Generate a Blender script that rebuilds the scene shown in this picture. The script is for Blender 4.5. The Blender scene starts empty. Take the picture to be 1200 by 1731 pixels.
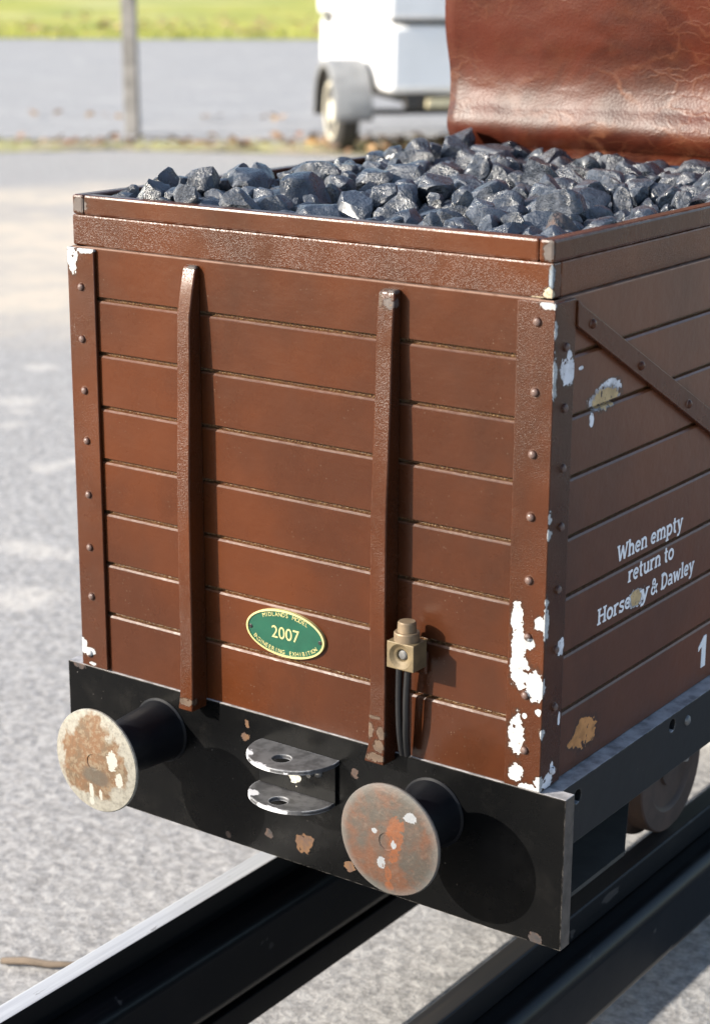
import bpy, bmesh, math, random
from mathutils import Vector, Matrix, noise, Quaternion

# ------------------------------------------------------------------ camera, sky, sun
scene = bpy.context.scene
COL = scene.collection
cam_d = bpy.data.cameras.new('camera')
cam = bpy.data.objects.new('camera', cam_d); COL.objects.link(cam)
cam_d.sensor_fit = 'VERTICAL'; cam_d.sensor_height = 36.0; cam_d.lens = 66.143
cam_d.clip_start = 0.05; cam_d.clip_end = 1500
cam_d.dof.use_dof = True; cam_d.dof.focus_distance = 1.10; cam_d.dof.aperture_fstop = 10.5
cr = Vector((0.8153571, 0.5789454, 0.0038789)); cu = Vector((-0.1639408, 0.2244498, 0.9605965)); cf = Vector((-0.5552623, 0.7838651, -0.2779195))
mw = Matrix((cr, cu, -cf)).transposed().to_4x4(); mw.translation = (0.465796, -0.833504, 0.160958)
cam.matrix_world = mw
scene.camera = cam

SUN_EL, SUN_AZ = math.radians(24), math.radians(39.5)      # azimuth: from -Y towards -X
to_sun = Vector((-math.sin(SUN_AZ)*math.cos(SUN_EL), -math.cos(SUN_AZ)*math.cos(SUN_EL), math.sin(SUN_EL)))
world = bpy.data.worlds.new('World'); scene.world = world; world.use_nodes = True
wn = world.node_tree; wn.nodes.clear()
sky = wn.nodes.new('ShaderNodeTexSky'); sky.sky_type = 'NISHITA'; sky.sun_disc = False
sky.sun_elevation = SUN_EL; sky.sun_rotation = math.atan2(to_sun.x, to_sun.y)
sky.air_density = 1.0; sky.dust_density = 1.5
bg = wn.nodes.new('ShaderNodeBackground'); bg.inputs['Strength'].default_value = 0.125
wo = wn.nodes.new('ShaderNodeOutputWorld')
wn.links.new(sky.outputs[0], bg.inputs[0]); wn.links.new(bg.outputs[0], wo.inputs[0])
sun_d = bpy.data.lights.new('sun', 'SUN'); sun_d.energy = 5.0; sun_d.angle = math.radians(0.5); sun_d.color = (1.0, 0.93, 0.82)
sun = bpy.data.objects.new('sun', sun_d); COL.objects.link(sun)
sun.rotation_euler = to_sun.to_track_quat('Z', 'Y').to_euler(); sun.location = to_sun*20
scene.view_settings.view_transform = 'Standard'; scene.view_settings.look = 'None'
scene.view_settings.exposure = 1.25; scene.view_settings.gamma = 1.0

# ------------------------------------------------------------------ helpers
def tag(o, label=None, cat=None, group=None, kind=None):
    if label: o['label'] = label
    if cat: o['category'] = cat
    if group: o['group'] = group
    if kind: o['kind'] = kind
    return o

def empty(name, loc, rz=0.0):
    o = bpy.data.objects.new(name, None); COL.objects.link(o)
    o.location = loc; o.rotation_euler = (0, 0, rz); o.empty_display_size = .05
    return o

def attach(o, parent, world_coords):
    if parent is None: return
    o.parent = parent
    if world_coords:
        m = Matrix.Identity(4); p = parent
        while p is not None:
            m = p.matrix_parent_inverse.copy() @ Matrix.LocRotScale(p.location, p.rotation_euler, p.scale) @ m
            p = p.parent
        o.matrix_parent_inverse = m.inverted()

def obj(name, bm, mat, parent=None, bevel=0.0, smooth=False, local=False, angle=35):
    me = bpy.data.meshes.new(name)
    bmesh.ops.recalc_face_normals(bm, faces=bm.faces)
    bm.to_mesh(me); bm.free()
    o = bpy.data.objects.new(name, me); COL.objects.link(o)
    if mat: me.materials.append(mat)
    attach(o, parent, not local)
    if smooth:
        for p in me.polygons: p.use_smooth = True
        me.set_sharp_from_angle(angle=math.radians(angle))
    if bevel:
        b = o.modifiers.new('edge', 'BEVEL'); b.width = bevel; b.segments = 2; b.limit_method = 'ANGLE'; b.angle_limit = math.radians(40)
        b.harden_normals = False
    return o

def box(bm, x0, x1, y0, y1, z0, z1, mi=0):
    v = [bm.verts.new(p) for p in ((x0,y0,z0),(x1,y0,z0),(x1,y1,z0),(x0,y1,z0),(x0,y0,z1),(x1,y0,z1),(x1,y1,z1),(x0,y1,z1))]
    fs = [(3,2,1,0),(4,5,6,7),(0,1,5,4),(1,2,6,5),(2,3,7,6),(3,0,4,7)]
    for f in fs: bm.faces.new([v[i] for i in f]).material_index = mi
    return v

def prism(bm, pts, axis, a0, a1):
    """closed polygon of 2D points swept along an axis; pts are the other two coordinates in xyz order"""
    def P(p, a):
        return {'x': (a, p[0], p[1]), 'y': (p[0], a, p[1]), 'z': (p[0], p[1], a)}[axis]
    A = [bm.verts.new(P(p, a0)) for p in pts]; B = [bm.verts.new(P(p, a1)) for p in pts]
    n = len(pts)
    bm.faces.new(A[::-1]); bm.faces.new(B)
    for i in range(n): bm.faces.new([A[i], A[(i+1) % n], B[(i+1) % n], B[i]])

def lathe(bm, prof, c, axis=Vector((0,-1,0)), seg=40, cap=True):
    """prof: list of (radius, distance along axis)"""
    axis = Vector(axis).normalized()
    u = axis.orthogonal().normalized(); w = axis.cross(u)
    rings = []
    for r, d in prof:
        if r < 1e-6: rings.append([bm.verts.new(Vector(c)+axis*d)])
        else: rings.append([bm.verts.new(Vector(c)+axis*d+(u*math.cos(2*math.pi*i/seg)+w*math.sin(2*math.pi*i/seg))*r) for i in range(seg)])
    for a, b in zip(rings, rings[1:]):
        for i in range(seg):
            j = (i+1) % seg
            if len(a) == 1 and len(b) == 1: continue
            if len(a) == 1: bm.faces.new([a[0], b[i], b[j]])
            elif len(b) == 1: bm.faces.new([a[i], a[j], b[0]])
            else: bm.faces.new([a[i], a[j], b[j], b[i]])
    if cap:
        if len(rings[0]) > 1: bm.faces.new(rings[0][::-1])
        if len(rings[-1]) > 1: bm.faces.new(rings[-1])

def tube(bm, pts, rad, seg=10):
    pts = [Vector(p) for p in pts]; rings = []
    for i, p in enumerate(pts):
        t = (pts[min(i+1, len(pts)-1)]-pts[max(i-1, 0)]).normalized()
        u = t.cross(Vector((0.13, .97, .2))).normalized(); w = t.cross(u)
        r = rad[i] if isinstance(rad, (list, tuple)) else rad
        rings.append([bm.verts.new(p+(u*math.cos(2*math.pi*k/seg)+w*math.sin(2*math.pi*k/seg))*r) for k in range(seg)])
    for a, b in zip(rings, rings[1:]):
        for k in range(seg): bm.faces.new([a[k], a[(k+1) % seg], b[(k+1) % seg], b[k]])
    bm.faces.new(rings[0][::-1]); bm.faces.new(rings[-1])

def dome(bm, c, n, r, h, seg=14):
    lathe(bm, [(r, -.0008), (r*1.0, 0.0002), (r*.86, h*.5), (r*.55, h*.85), (0, h)], c, n, seg, cap=False)

def cut(o, cutter_bm):
    """real holes: boolean, evaluated at once, the cutter removed"""
    me = bpy.data.meshes.new('cut'); bmesh.ops.recalc_face_normals(cutter_bm, faces=cutter_bm.faces); cutter_bm.to_mesh(me); cutter_bm.free()
    c = bpy.data.objects.new('cut', me); COL.objects.link(c)
    b = o.modifiers.new('cut', 'BOOLEAN'); b.operation = 'DIFFERENCE'; b.object = c; b.solver = 'EXACT'
    pi, par = o.matrix_parent_inverse.copy(), o.parent
    o.parent = None
    dg = bpy.context.evaluated_depsgraph_get(); dg.update()
    nm = bpy.data.meshes.new_from_object(o.evaluated_get(dg))
    o.modifiers.clear(); o.data = nm
    o.parent = par; o.matrix_parent_inverse = pi
    bpy.data.objects.remove(c); bpy.data.meshes.remove(me)

# ------------------------------------------------------------------ materials
class Mat:
    def __init__(s, name):
        s.m = bpy.data.materials.new(name); s.m.use_nodes = True
        s.t = s.m.node_tree; s.t.nodes.clear()
        s.out = s.t.nodes.new('ShaderNodeOutputMaterial'); s.b = s.t.nodes.new('ShaderNodeBsdfPrincipled')
        s.t.links.new(s.b.outputs[0], s.out.inputs[0])
        s.tc = s.t.nodes.new('ShaderNodeTexCoord').outputs['Object']
    def put(s, sock, v):
        if hasattr(v, 'is_linked') or isinstance(v, bpy.types.NodeSocket): s.t.links.new(v, sock)
        elif isinstance(v, (tuple, list)) and len(v) == 3 and sock.type == 'RGBA': sock.default_value = (*v, 1)
        else: sock.default_value = v
    def set(s, **k):
        for n, v in k.items(): s.put(s.b.inputs[n.replace('_', ' ')], v)
        return s
    def noise(s, scale, detail=4, rough=.55, vec=None, dist=0.0, col=False):
        n = s.t.nodes.new('ShaderNodeTexNoise'); n.inputs['Scale'].default_value = scale; n.inputs['Detail'].default_value = detail
        n.inputs['Roughness'].default_value = rough; n.inputs['Distortion'].default_value = dist
        s.put(n.inputs['Vector'], vec or s.tc); return n.outputs['Color' if col else 'Fac']
    def voro(s, scale, feature='F1', vec=None, out='Distance', rnd=1.0):
        n = s.t.nodes.new('ShaderNodeTexVoronoi'); n.feature = feature; n.inputs['Scale'].default_value = scale
        n.inputs['Randomness'].default_value = rnd
        s.put(n.inputs['Vector'], vec or s.tc); return n.outputs[out]
    def math(s, op, a, b=0.0, c=None, clamp=False):
        n = s.t.nodes.new('ShaderNodeMath'); n.operation = op; n.use_clamp = clamp
        s.put(n.inputs[0], a); s.put(n.inputs[1], b)
        if c is not None: s.put(n.inputs[2], c)
        return n.outputs[0]
    def vmath(s, op, a, b):
        n = s.t.nodes.new('ShaderNodeVectorMath'); n.operation = op
        s.put(n.inputs[0], a); s.put(n.inputs[1], b); return n.outputs['Value' if op in ('LENGTH', 'DISTANCE', 'DOT_PRODUCT') else 'Vector']
    def ramp(s, f, a, b, lo=0.0, hi=1.0):
        n = s.t.nodes.new('ShaderNodeMapRange'); n.interpolation_type = 'SMOOTHSTEP'
        s.put(n.inputs[0], f); n.inputs[1].default_value = a; n.inputs[2].default_value = b; n.inputs[3].default_value = lo; n.inputs[4].default_value = hi
        return n.outputs[0]
    def mix(s, f, a, b):
        n = s.t.nodes.new('ShaderNodeMix'); n.data_type = 'RGBA'
        s.put(n.inputs[0], f); s.put(n.inputs[6], a); s.put(n.inputs[7], b); return n.outputs[2]
    def fmix(s, f, a, b):
        n = s.t.nodes.new('ShaderNodeMix'); n.data_type = 'FLOAT'
        s.put(n.inputs[0], f); s.put(n.inputs[2], a); s.put(n.inputs[3], b); return n.outputs[0]
    def scale(s, vec, k):
        n = s.t.nodes.new('ShaderNodeVectorMath'); n.operation = 'MULTIPLY'
        s.put(n.inputs[0], vec); n.inputs[1].default_value = k; return n.outputs[0]
    def bump(s, h, strength=.3, dist=.001, normal=None):
        n = s.t.nodes.new('ShaderNodeBump'); n.inputs['Strength'].default_value = strength; n.inputs['Distance'].default_value = dist
        s.put(n.inputs['Height'], h)
        if normal is not None: s.t.links.new(normal, n.inputs['Normal'])
        return n.outputs[0]
    def chips(s, lst, amp=.8, nscale=170, ring=False):
        """a mask of ragged chips: (x, y, z, rx, ry, rz) in object coordinates"""
        nz = s.math('ADD', s.math('MULTIPLY', s.math('SUBTRACT', s.noise(nscale*.55, 3, .6), .5), amp*2.2), s.math('MULTIPLY', s.math('SUBTRACT', s.noise(nscale*2.2, 3, .65), .5), amp*1.3))
        out = None
        for c in lst:
            d = s.vmath('SUBTRACT', s.tc, Vector(c[:3]))
            d = s.vmath('DIVIDE', d, Vector(c[3:6]))
            d = s.vmath('LENGTH', d, (0, 0, 0))
            out = d if out is None else s.math('MINIMUM', out, d)
        dd = s.math('ADD', out, nz); m = s.math('MULTIPLY', s.ramp(dd, 1.0, .93), s.ramp(s.noise(150, 3, .6), .33, .37))
        return (m, s.ramp(dd, 1.35, 1.0)) if ring else m
    def edge(s, radius, lo=.02, hi=.12):
        b = s.t.nodes.new('ShaderNodeBevel'); b.samples = 4; b.inputs['Radius'].default_value = radius
        g = s.t.nodes.new('ShaderNodeNewGeometry')
        d = s.vmath('DOT_PRODUCT', b.outputs[0], g.outputs['Normal'])
        return s.ramp(s.math('SUBTRACT', 1.0, d), lo, hi)

BROWN = (.066, .0176, .0048); BROWN2 = (.042, .0125, .0048)
WHITE = (.37, .378, .385); TAN = (.30, .20, .095); GREYW = (.085, .070, .064)

def paint(name, chips=(), gritty=0.0, wear=0.0, base=BROWN, base2=BROWN2, rough=.27, groove_grit_glint=False, streak=True, spec=.24):
    """aged brown gloss paint; chips = [(list, colour, roughness, amp)]"""
    M = Mat(name)
    c = M.mix(M.ramp(M.noise(6, 4, .6), .36, .62), base, base2)
    grime = M.math('MULTIPLY', M.ramp(M.noise(11, 5, .65, M.scale(M.tc, (1, 1, .45))), .50, .74), .38)
    c = M.mix(grime, c, (.022, .0105, .0065))
    c = M.mix(M.ramp(M.noise(55, 5, .65), .42, .75, 0, .35), c, tuple(v*1.35 for v in base2))
    # brush marks and a few pale specks in the paint
    sp = M.ramp(M.voro(330), .11, .08)
    sp = M.math('MULTIPLY', sp, M.ramp(M.noise(24, 3), .50, .66))
    c = M.mix(M.math('MULTIPLY', sp, .55), c, (.20, .15, .11))
    r = M.fmix(M.noise(30, 4, .6), rough-.07, rough+.10)
    hgt = M.math('ADD', M.math('MULTIPLY', M.noise(240, 3), .55), M.math('MULTIPLY', M.noise(38, 3), 2.2))
    if streak:
        st = M.noise(60, 3, .6, M.scale(M.tc, (.12, .12, 3.5)))
        hgt = M.math('ADD', hgt, M.math('MULTIPLY', st, .3))
    if gritty:
        gz = M.ramp(M.noise(22, 3), .32, .62, .15, 1)
        gr = M.ramp(M.noise(1300, 2, .7), .45, .72)
        hgt = M.math('ADD', hgt, M.math('MULTIPLY', M.math('MULTIPLY', gr, gz), 3.0*gritty))
        c = M.mix(M.math('MULTIPLY', M.math('MULTIPLY', gr, gz), .18*gritty), c, (.16, .10, .06))
    if groove_grit_glint:
        sep = M.t.nodes.new('ShaderNodeSeparateXYZ'); M.t.links.new(M.tc, sep.inputs[0])
        dep = {'y': sep.outputs['Y'], 'x': sep.outputs['X']}[groove_grit_glint]
        g = M.ramp(dep, .0038, .0044) if groove_grit_glint == 'y' else M.ramp(dep, -.0038, -.0044)
        gr = M.ramp(M.noise(900, 2, .7), .42, .66)
        hgt = M.math('ADD', hgt, M.math('MULTIPLY', M.math('MULTIPLY', gr, g), 7.0))
        c = M.mix(M.math('MULTIPLY', g, M.math('MULTIPLY', gr, .8)), c, (.21, .135, .062))  # gold glitter of the sunlit grit put into the colour
        lit_lip = M.math('MULTIPLY', M.ramp(dep, .0026, .0030) if groove_grit_glint == 'y' else M.ramp(dep, -.0026, -.0030), M.ramp(M.noise(160, 4, .7), .36, .56, .2, 1))
        c = M.mix(M.math('MULTIPLY', M.math('SUBTRACT', lit_lip, g, clamp=True), .22 if groove_grit_glint == 'y' else .06), c, (.20, .125, .085))  # light caught by the lower groove edge, painted as a paler line
        c = M.mix(M.math('MULTIPLY', g, .15), c, (.018, .011, .008))
    if name == 'brown_corner_strip':      # worn rivet heads
        sp2 = M.t.nodes.new('ShaderNodeSeparateXYZ'); M.t.links.new(M.tc, sp2.inputs[0])
        rv = M.math('MAXIMUM', M.ramp(sp2.outputs['Y'], -.0007, -.0015), M.ramp(sp2.outputs['X'], .0007, .0015))
        c = M.mix(M.math('MULTIPLY', rv, .75), c, (.125, .088, .078))
    if groove_grit_glint:                       # light on the top plank's upper ledge, put into the colour
        tz = M.math('MULTIPLY', M.ramp(sep.outputs['Z'], -.0034, -.0026), M.ramp(M.noise(90, 4), .3, .55, .4, 1))
        c = M.mix(M.math('MULTIPLY', tz, .8), c, (.22, .145, .115))
    if wear:
        e = M.math('MULTIPLY', M.edge(.0012), M.ramp(M.noise(130, 4, .65), .40, .60))
        c = M.mix(M.math('MULTIPLY', e, wear), c, (.30, .215, .18))  # worn edges; the pale tint also stands for their sky-lit highlight
    for lst, colr, rg, amp in chips:
        m, ring = M.chips(lst, amp, ring=True)
        c = M.mix(M.math('MULTIPLY', ring, .6), c, (.026, .015, .010))
        cc = M.mix(M.ramp(M.noise(120, 4), .4, .7), colr, tuple(v*.70 for v in colr))
        cc = M.mix(M.ramp(M.noise(320, 3, .7), .58, .70, 0, .6), cc, (.11, .07, .045))
        c = M.mix(m, c, cc); r = M.fmix(m, r, rg)
        hgt = M.math('SUBTRACT', hgt, M.math('MULTIPLY', m, 1.2))
    M.set(Base_Color=c, Roughness=r, Normal=M.bump(hgt, .38, .0005), Specular_IOR_Level=spec)
    return M.m

def black(name, chips=(), base=(.0040, .0042, .0045), rough=.24, dirt=.25, wear=0.0, spec=.16):
    M = Mat(name)
    d = M.ramp(M.noise(26, 5, .65), .48, .78)
    c = M.mix(M.math('MULTIPLY', d, dirt), base, (.024, .022, .020))
    sp = M.math('MULTIPLY', M.ramp(M.voro(160), .075, .05), M.ramp(M.noise(20, 2), .5, .62))
    c = M.mix(M.math('MULTIPLY', sp, .5), c, (.16, .15, .14))
    r = M.fmix(M.noise(45, 4, .6), rough-.08, rough+.16)
    hgt = M.math('ADD', M.noise(150, 4), M.math('MULTIPLY', M.noise(25, 3), 1.6))
    if wear:
        e = M.math('MULTIPLY', M.edge(.0011), M.ramp(M.noise(150, 4, .65), .40, .62))
        c = M.mix(M.math('MULTIPLY', e, wear), c, (.18, .165, .15))
    for lst, colr, rg, amp in chips:
        m = M.chips(lst, amp)
        cc = M.mix(M.ramp(M.noise(150, 5, .7), .40, .66), colr, (.075, .05, .04))
        c = M.mix(m, c, cc); r = M.fmix(m, r, rg)
    M.set(Base_Color=c, Roughness=r, Normal=M.bump(hgt, .25, .0004), Specular_IOR_Level=spec)
    return M.m

def plain(name, col, rough=.5, metal=0.0, var=.25, nscale=60, bump=.2, bdist=.0006, spec=.5):
    M = Mat(name)
    c = M.mix(M.ramp(M.noise(nscale, 5, .6), .35, .7), col, tuple(v*(1-var) for v in col))
    M.set(Base_Color=c, Roughness=M.fmix(M.noise(nscale*.6, 3), rough-.06, rough+.1), Metallic=metal, Normal=M.bump(M.noise(nscale*3, 4), bump, bdist), Specular_IOR_Level=spec)
    return M.m

strip_w = [(-0.0172, 0.0, -0.1759, 0.0041, 0.004, 0.0094), (-0.0159, 0.0, -0.1909, 0.0044, 0.004, 0.0129), (-0.0147, 0.0, -0.206, 0.0063, 0.004, 0.0102), (-0.0052, 0.0, -0.2124, 0.0062, 0.004, 0.0095), (-0.0097, 0.0, -0.1888, 0.0033, 0.004, 0.0037), (-0.0158, 0.0, -0.2426, 0.0052, 0.004, 0.0111), (-0.0154, 0.0, -0.2654, 0.0045, 0.004, 0.0063), (-0.008, 0.0, -0.273, 0.006, 0.004, 0.0028), (0.0016, 0.0, -0.2687, 0.0048, 0.004, 0.0049), (-0.0032, 0.0, -0.1763, 0.0036, 0.004, 0.004), (-0.0025, 0.0, -0.2272, 0.0018, 0.004, 0.0021), (-0.0109, 0.0, -0.231, 0.0015, 0.004, 0.0017), (-0.0038, 0.0, -0.0044, 0.0055, 0.004, 0.0024), (-0.335, 0.0, -0.2638, 0.0067, 0.004, 0.0029), (-0.3386, 0.0, -0.2613, 0.0031, 0.004, 0.0066), (-0.3313, 0.0, -0.2719, 0.0031, 0.004, 0.0012), (-0.325, 0.0, -0.0042, 0.0077, 0.004, 0.0018)]
strip_edge = [(0.0005, 0.0, -0.0171, 0.001, 0.004, 0.0061), (0.0004, 0.0, -0.0418, 0.0009, 0.004, 0.014), (0.0004, 0.0, -0.1179, 0.0007, 0.004, 0.0045), (0.0, 0.0, -0.1261, 0.0007, 0.004, 0.0039), (0.0008, 0.0, -0.1755, 0.0018, 0.004, 0.014), (0.0007, 0.0, -0.1638, 0.0014, 0.004, 0.004), (0.0017, 0.0, -0.24, 0.0026, 0.004, 0.0055), (0.0023, 0.0, -0.2072, 0.0025, 0.004, 0.0041), (0.0019, 0.0, -0.2556, 0.0011, 0.004, 0.0104), (-0.3365, 0.0, -0.0096, 0.0044, 0.004, 0.0087)]
side_w = [(0.0, 0.0155, -0.0407, 0.004, 0.0082, 0.0077), (0.0, 0.0161, -0.032, 0.004, 0.0031, 0.0038), (0.0, 0.018, -0.1945, 0.004, 0.0039, 0.0049), (0.0, 0.0123, -0.264, 0.004, 0.002, 0.0051), (0.0, 0.019, -0.2364, 0.004, 0.0013, 0.0036), (0.0, 0.0087, -0.2698, 0.004, 0.0053, 0.0044)]
plank_w = [(-0.0025, 0.0674, -0.0587, 0.004, 0.0123, 0.0054), (-0.0025, 0.0611, -0.0641, 0.004, 0.0177, 0.0067), (-0.0025, 0.0483, -0.0726, 0.004, 0.0027, 0.004), (-0.0025, 0.1119, -0.1919, 0.004, 0.0098, 0.006), (-0.0025, 0.0341, -0.0423, 0.004, 0.0026, 0.001)]
plank_t = [(-0.0025, 0.0624, -0.0641, 0.004, 0.015, 0.006), (-0.0025, 0.1112, -0.1917, 0.004, 0.0068, 0.0049)]
plank_o = [(-0.0025, 0.0549, -0.2573, 0.004, 0.0142, 0.0097), (-0.0025, 0.0466, -0.2589, 0.004, 0.0112, 0.0045)]
rim_g = [(-0.0078, 0.004, 0.0226, 0.0035, 0.004, 0.0066), (-0.3333, 0.004, 0.0222, 0.0063, 0.004, 0.0054)]
rim_b = [(-0.0059, 0.004, 0.0085, 0.0014, 0.004, 0.0073)]
rim_t = [(-0.0073, 0.004, 0.0008, 0.0038, 0.004, 0.003), (-0.0142, 0.004, -0.0018, 0.0049, 0.004, 0.0009)]
rib_g = [(-0.097, -0.003, -0.0057, 0.0061, 0.004, 0.0019), (-0.2385, -0.003, -0.006, 0.0053, 0.004, 0.0017), (-0.0996, -0.003, -0.0124, 0.0054, 0.004, 0.0039)]
rib_t = [(-0.1065, -0.01, -0.2598, 0.0021, 0.004, 0.0051), (-0.0987, -0.01, -0.2597, 0.0025, 0.004, 0.0036), (-0.1002, -0.01, -0.2681, 0.0033, 0.004, 0.0033), (-0.1031, -0.01, -0.2754, 0.0074, 0.004, 0.0026), (-0.243, -0.01, -0.2733, 0.0067, 0.004, 0.0028), (-0.1041, -0.01, -0.2508, 0.0041, 0.004, 0.0011), (-0.1051, -0.003, -0.0107, 0.0012, 0.004, 0.0039)]
beam_r = [(-0.1617, -0.001, -0.3512, 0.0072, 0.004, 0.0079), (-0.1648, -0.001, -0.3505, 0.0054, 0.004, 0.0048), (-0.1281, -0.001, -0.3566, 0.0043, 0.004, 0.0035), (-0.2067, -0.001, -0.2926, 0.0037, 0.004, 0.0035), (-0.2056, -0.001, -0.2837, 0.0023, 0.004, 0.0035)]
beam_g = [(-0.1249, -0.001, -0.2955, 0.0034, 0.004, 0.0045), (-0.0005, -0.001, -0.3639, 0.0053, 0.004, 0.0051), (-0.189, -0.001, -0.3526, 0.0037, 0.004, 0.0036), (-0.3451, -0.001, -0.276, 0.0053, 0.004, 0.0029), (-0.222, -0.001, -0.3624, 0.0024, 0.004, 0.002)]
riv_endL = [[-0.3295, -0.0267], [-0.3301, -0.0589], [-0.3297, -0.0912], [-0.3293, -0.1232], [-0.3295, -0.1581], [-0.3301, -0.1929], [-0.3301, -0.2257], [-0.3336, -0.2655]]
riv_endR = [[-0.0104, -0.0134], [-0.0105, -0.0504], [-0.0108, -0.0837], [-0.0107, -0.1179], [-0.0106, -0.1531], [-0.0102, -0.1852], [-0.0106, -0.2188], [-0.0102, -0.251]]
riv_side = [[0.012, -0.0273], [0.0125, -0.0597], [0.0129, -0.0924], [0.0132, -0.1247], [0.0124, -0.1597], [0.0121, -0.1938], [0.0131, -0.2275], [0.0136, -0.2652]]
riv_brace = [[0.0381, -0.0188], [0.0968, -0.0511], [0.1606, -0.0847]]
sunlit_spots = [[-2.084, 1.72, 0.045, 0.034], [-1.905, 1.479, 0.047, 0.039], [-1.843, 1.425, 0.025, 0.023], [-1.533, 1.224, 0.018, 0.066], [-1.251, 0.861, 0.07, 0.032], [-1.121, 0.709, 0.05, 0.05], [-1.781, 1.342, 0.02, 0.026], [-1.54, 1.173, 0.036, 0.018]]

MATS = {}
MATS['end_planks'] = paint('brown_end_planks', groove_grit_glint='y')
MATS['side_planks'] = paint('brown_side_planks', rough=.33, chips=[(plank_w, (.62,.62,.66), .6, .6), (plank_t, (.46,.33,.175), .8, .5), (plank_o, (.44,.205,.075), .85, .38)], groove_grit_glint='x', spec=.32, base=(.108,.0320,.0108), base2=(.078,.0250,.0105))  # same paint as the end; bounce light put into lighter base and chips
MATS['strip'] = paint('brown_corner_strip', [(strip_w+strip_edge, WHITE, .5, .62), (side_w, (.60,.60,.64), .5, .6)], gritty=.2, wear=.2, streak=False)  # side chips painted paler to offset the shade on that face
MATS['rim'] = paint('brown_rim_cap', [(rim_g, GREYW, .6, .5)], gritty=.1, wear=.8)
MATS['rim_low'] = paint('brown_rim_board', [(rim_b, (.16,.19,.22), .5, .5), (rim_t, (.45,.38,.27), .7, .5)], gritty=.35, wear=.8)
MATS['rim_side'] = paint('brown_rim_side', gritty=.5, wear=.8, base=(.120,.037,.013), base2=(.080,.026,.0105), rough=.30)
MATS['rib'] = paint('brown_rib', [(rib_g, GREYW, .6, .6), (rib_t, (.088,.060,.042), .7, .62)], gritty=.4, wear=.3, streak=False)
MATS['brace'] = paint('brown_brace', wear=.5, streak=False)
MATS['beam'] = black('black_beam', base=(.0028,.0029,.0031), spec=.10, chips=[(beam_r, (.11,.062,.034), .7, .6), (beam_g, (.035,.033,.034), .6, .6)], wear=.8)
MATS['sole'] = black('black_solebar', base=(.016,.016,.0165), dirt=.4, wear=.9, rough=.42)
MATS['sole_top'] = plain('lit_ledge', (.40,.39,.40), .5, .2, .6, 90)  # light falling on the solebar and beam tops, put into a pale grey
MATS['stock'] = black('black_buffer_stock', rough=.42, dirt=.18, base=(.0045,.005,.0068))
MATS['steel'] = plain('worn_grey_steel', (.18,.18,.18), .46, .55, .45, 160)
MATS['brass'] = plain('dull_brass', (.145,.108,.058), .58, .25, .35, 120)
MATS['rubber'] = plain('black_rubber', (.005,.005,.006), .45, 0, .2, 90)
MATS['wheel'] = plain('rusty_wheel', (.060,.036,.028), .6, .1, .4, 50)
MATS['white_paint'] = plain('white_lettering', (.70,.71,.74), .5, 0, .1, 90)

def rail_black(name, hi):
    M = Mat(name)
    c = M.mix(M.math('MULTIPLY', M.ramp(M.noise(14, 5, .65), .5, .8), .5), (.0045,.0047,.0056), (.018,.016,.0145))
    ch = M.ramp(M.noise(26, 3, .5, M.scale(M.tc, (1, .8, 1)), .6), .67, .69)
    c = M.mix(M.math('MULTIPLY', ch, .7), c, (.05,.046,.045))
    M.set(Base_Color=c, Roughness=M.fmix(M.noise(20, 4), .27, .40), Specular_IOR_Level=.17, Normal=M.bump(M.noise(90, 3), .15, .0005))
    return M.m
MATS['rail_black'] = rail_black('black_rail_paint', 0)
def bright_steel():
    M = Mat('bright_rail_top')
    st = M.noise(70, 4, .6, M.scale(M.tc, (4, .12, 1)))
    c = M.mix(M.ramp(st, .35, .7), (.50,.50,.51), (.40,.40,.415))
    ch = M.ramp(M.noise(60, 4, .6, M.scale(M.tc, (2.5, .5, 1)), .4), .66, .70)
    c = M.mix(M.math('MULTIPLY', ch, .75), c, (.20,.19,.185))
    M.set(Base_Color=c, Roughness=.38, Metallic=.25, Normal=M.bump(st, .12, .0004)); return M.m
MATS['rail_top'] = bright_steel()
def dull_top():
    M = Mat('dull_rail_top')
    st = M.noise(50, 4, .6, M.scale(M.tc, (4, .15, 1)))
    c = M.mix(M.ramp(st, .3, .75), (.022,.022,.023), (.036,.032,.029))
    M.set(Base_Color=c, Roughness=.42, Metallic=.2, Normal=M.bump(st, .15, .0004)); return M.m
MATS['rail_dull'] = dull_top()

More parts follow.
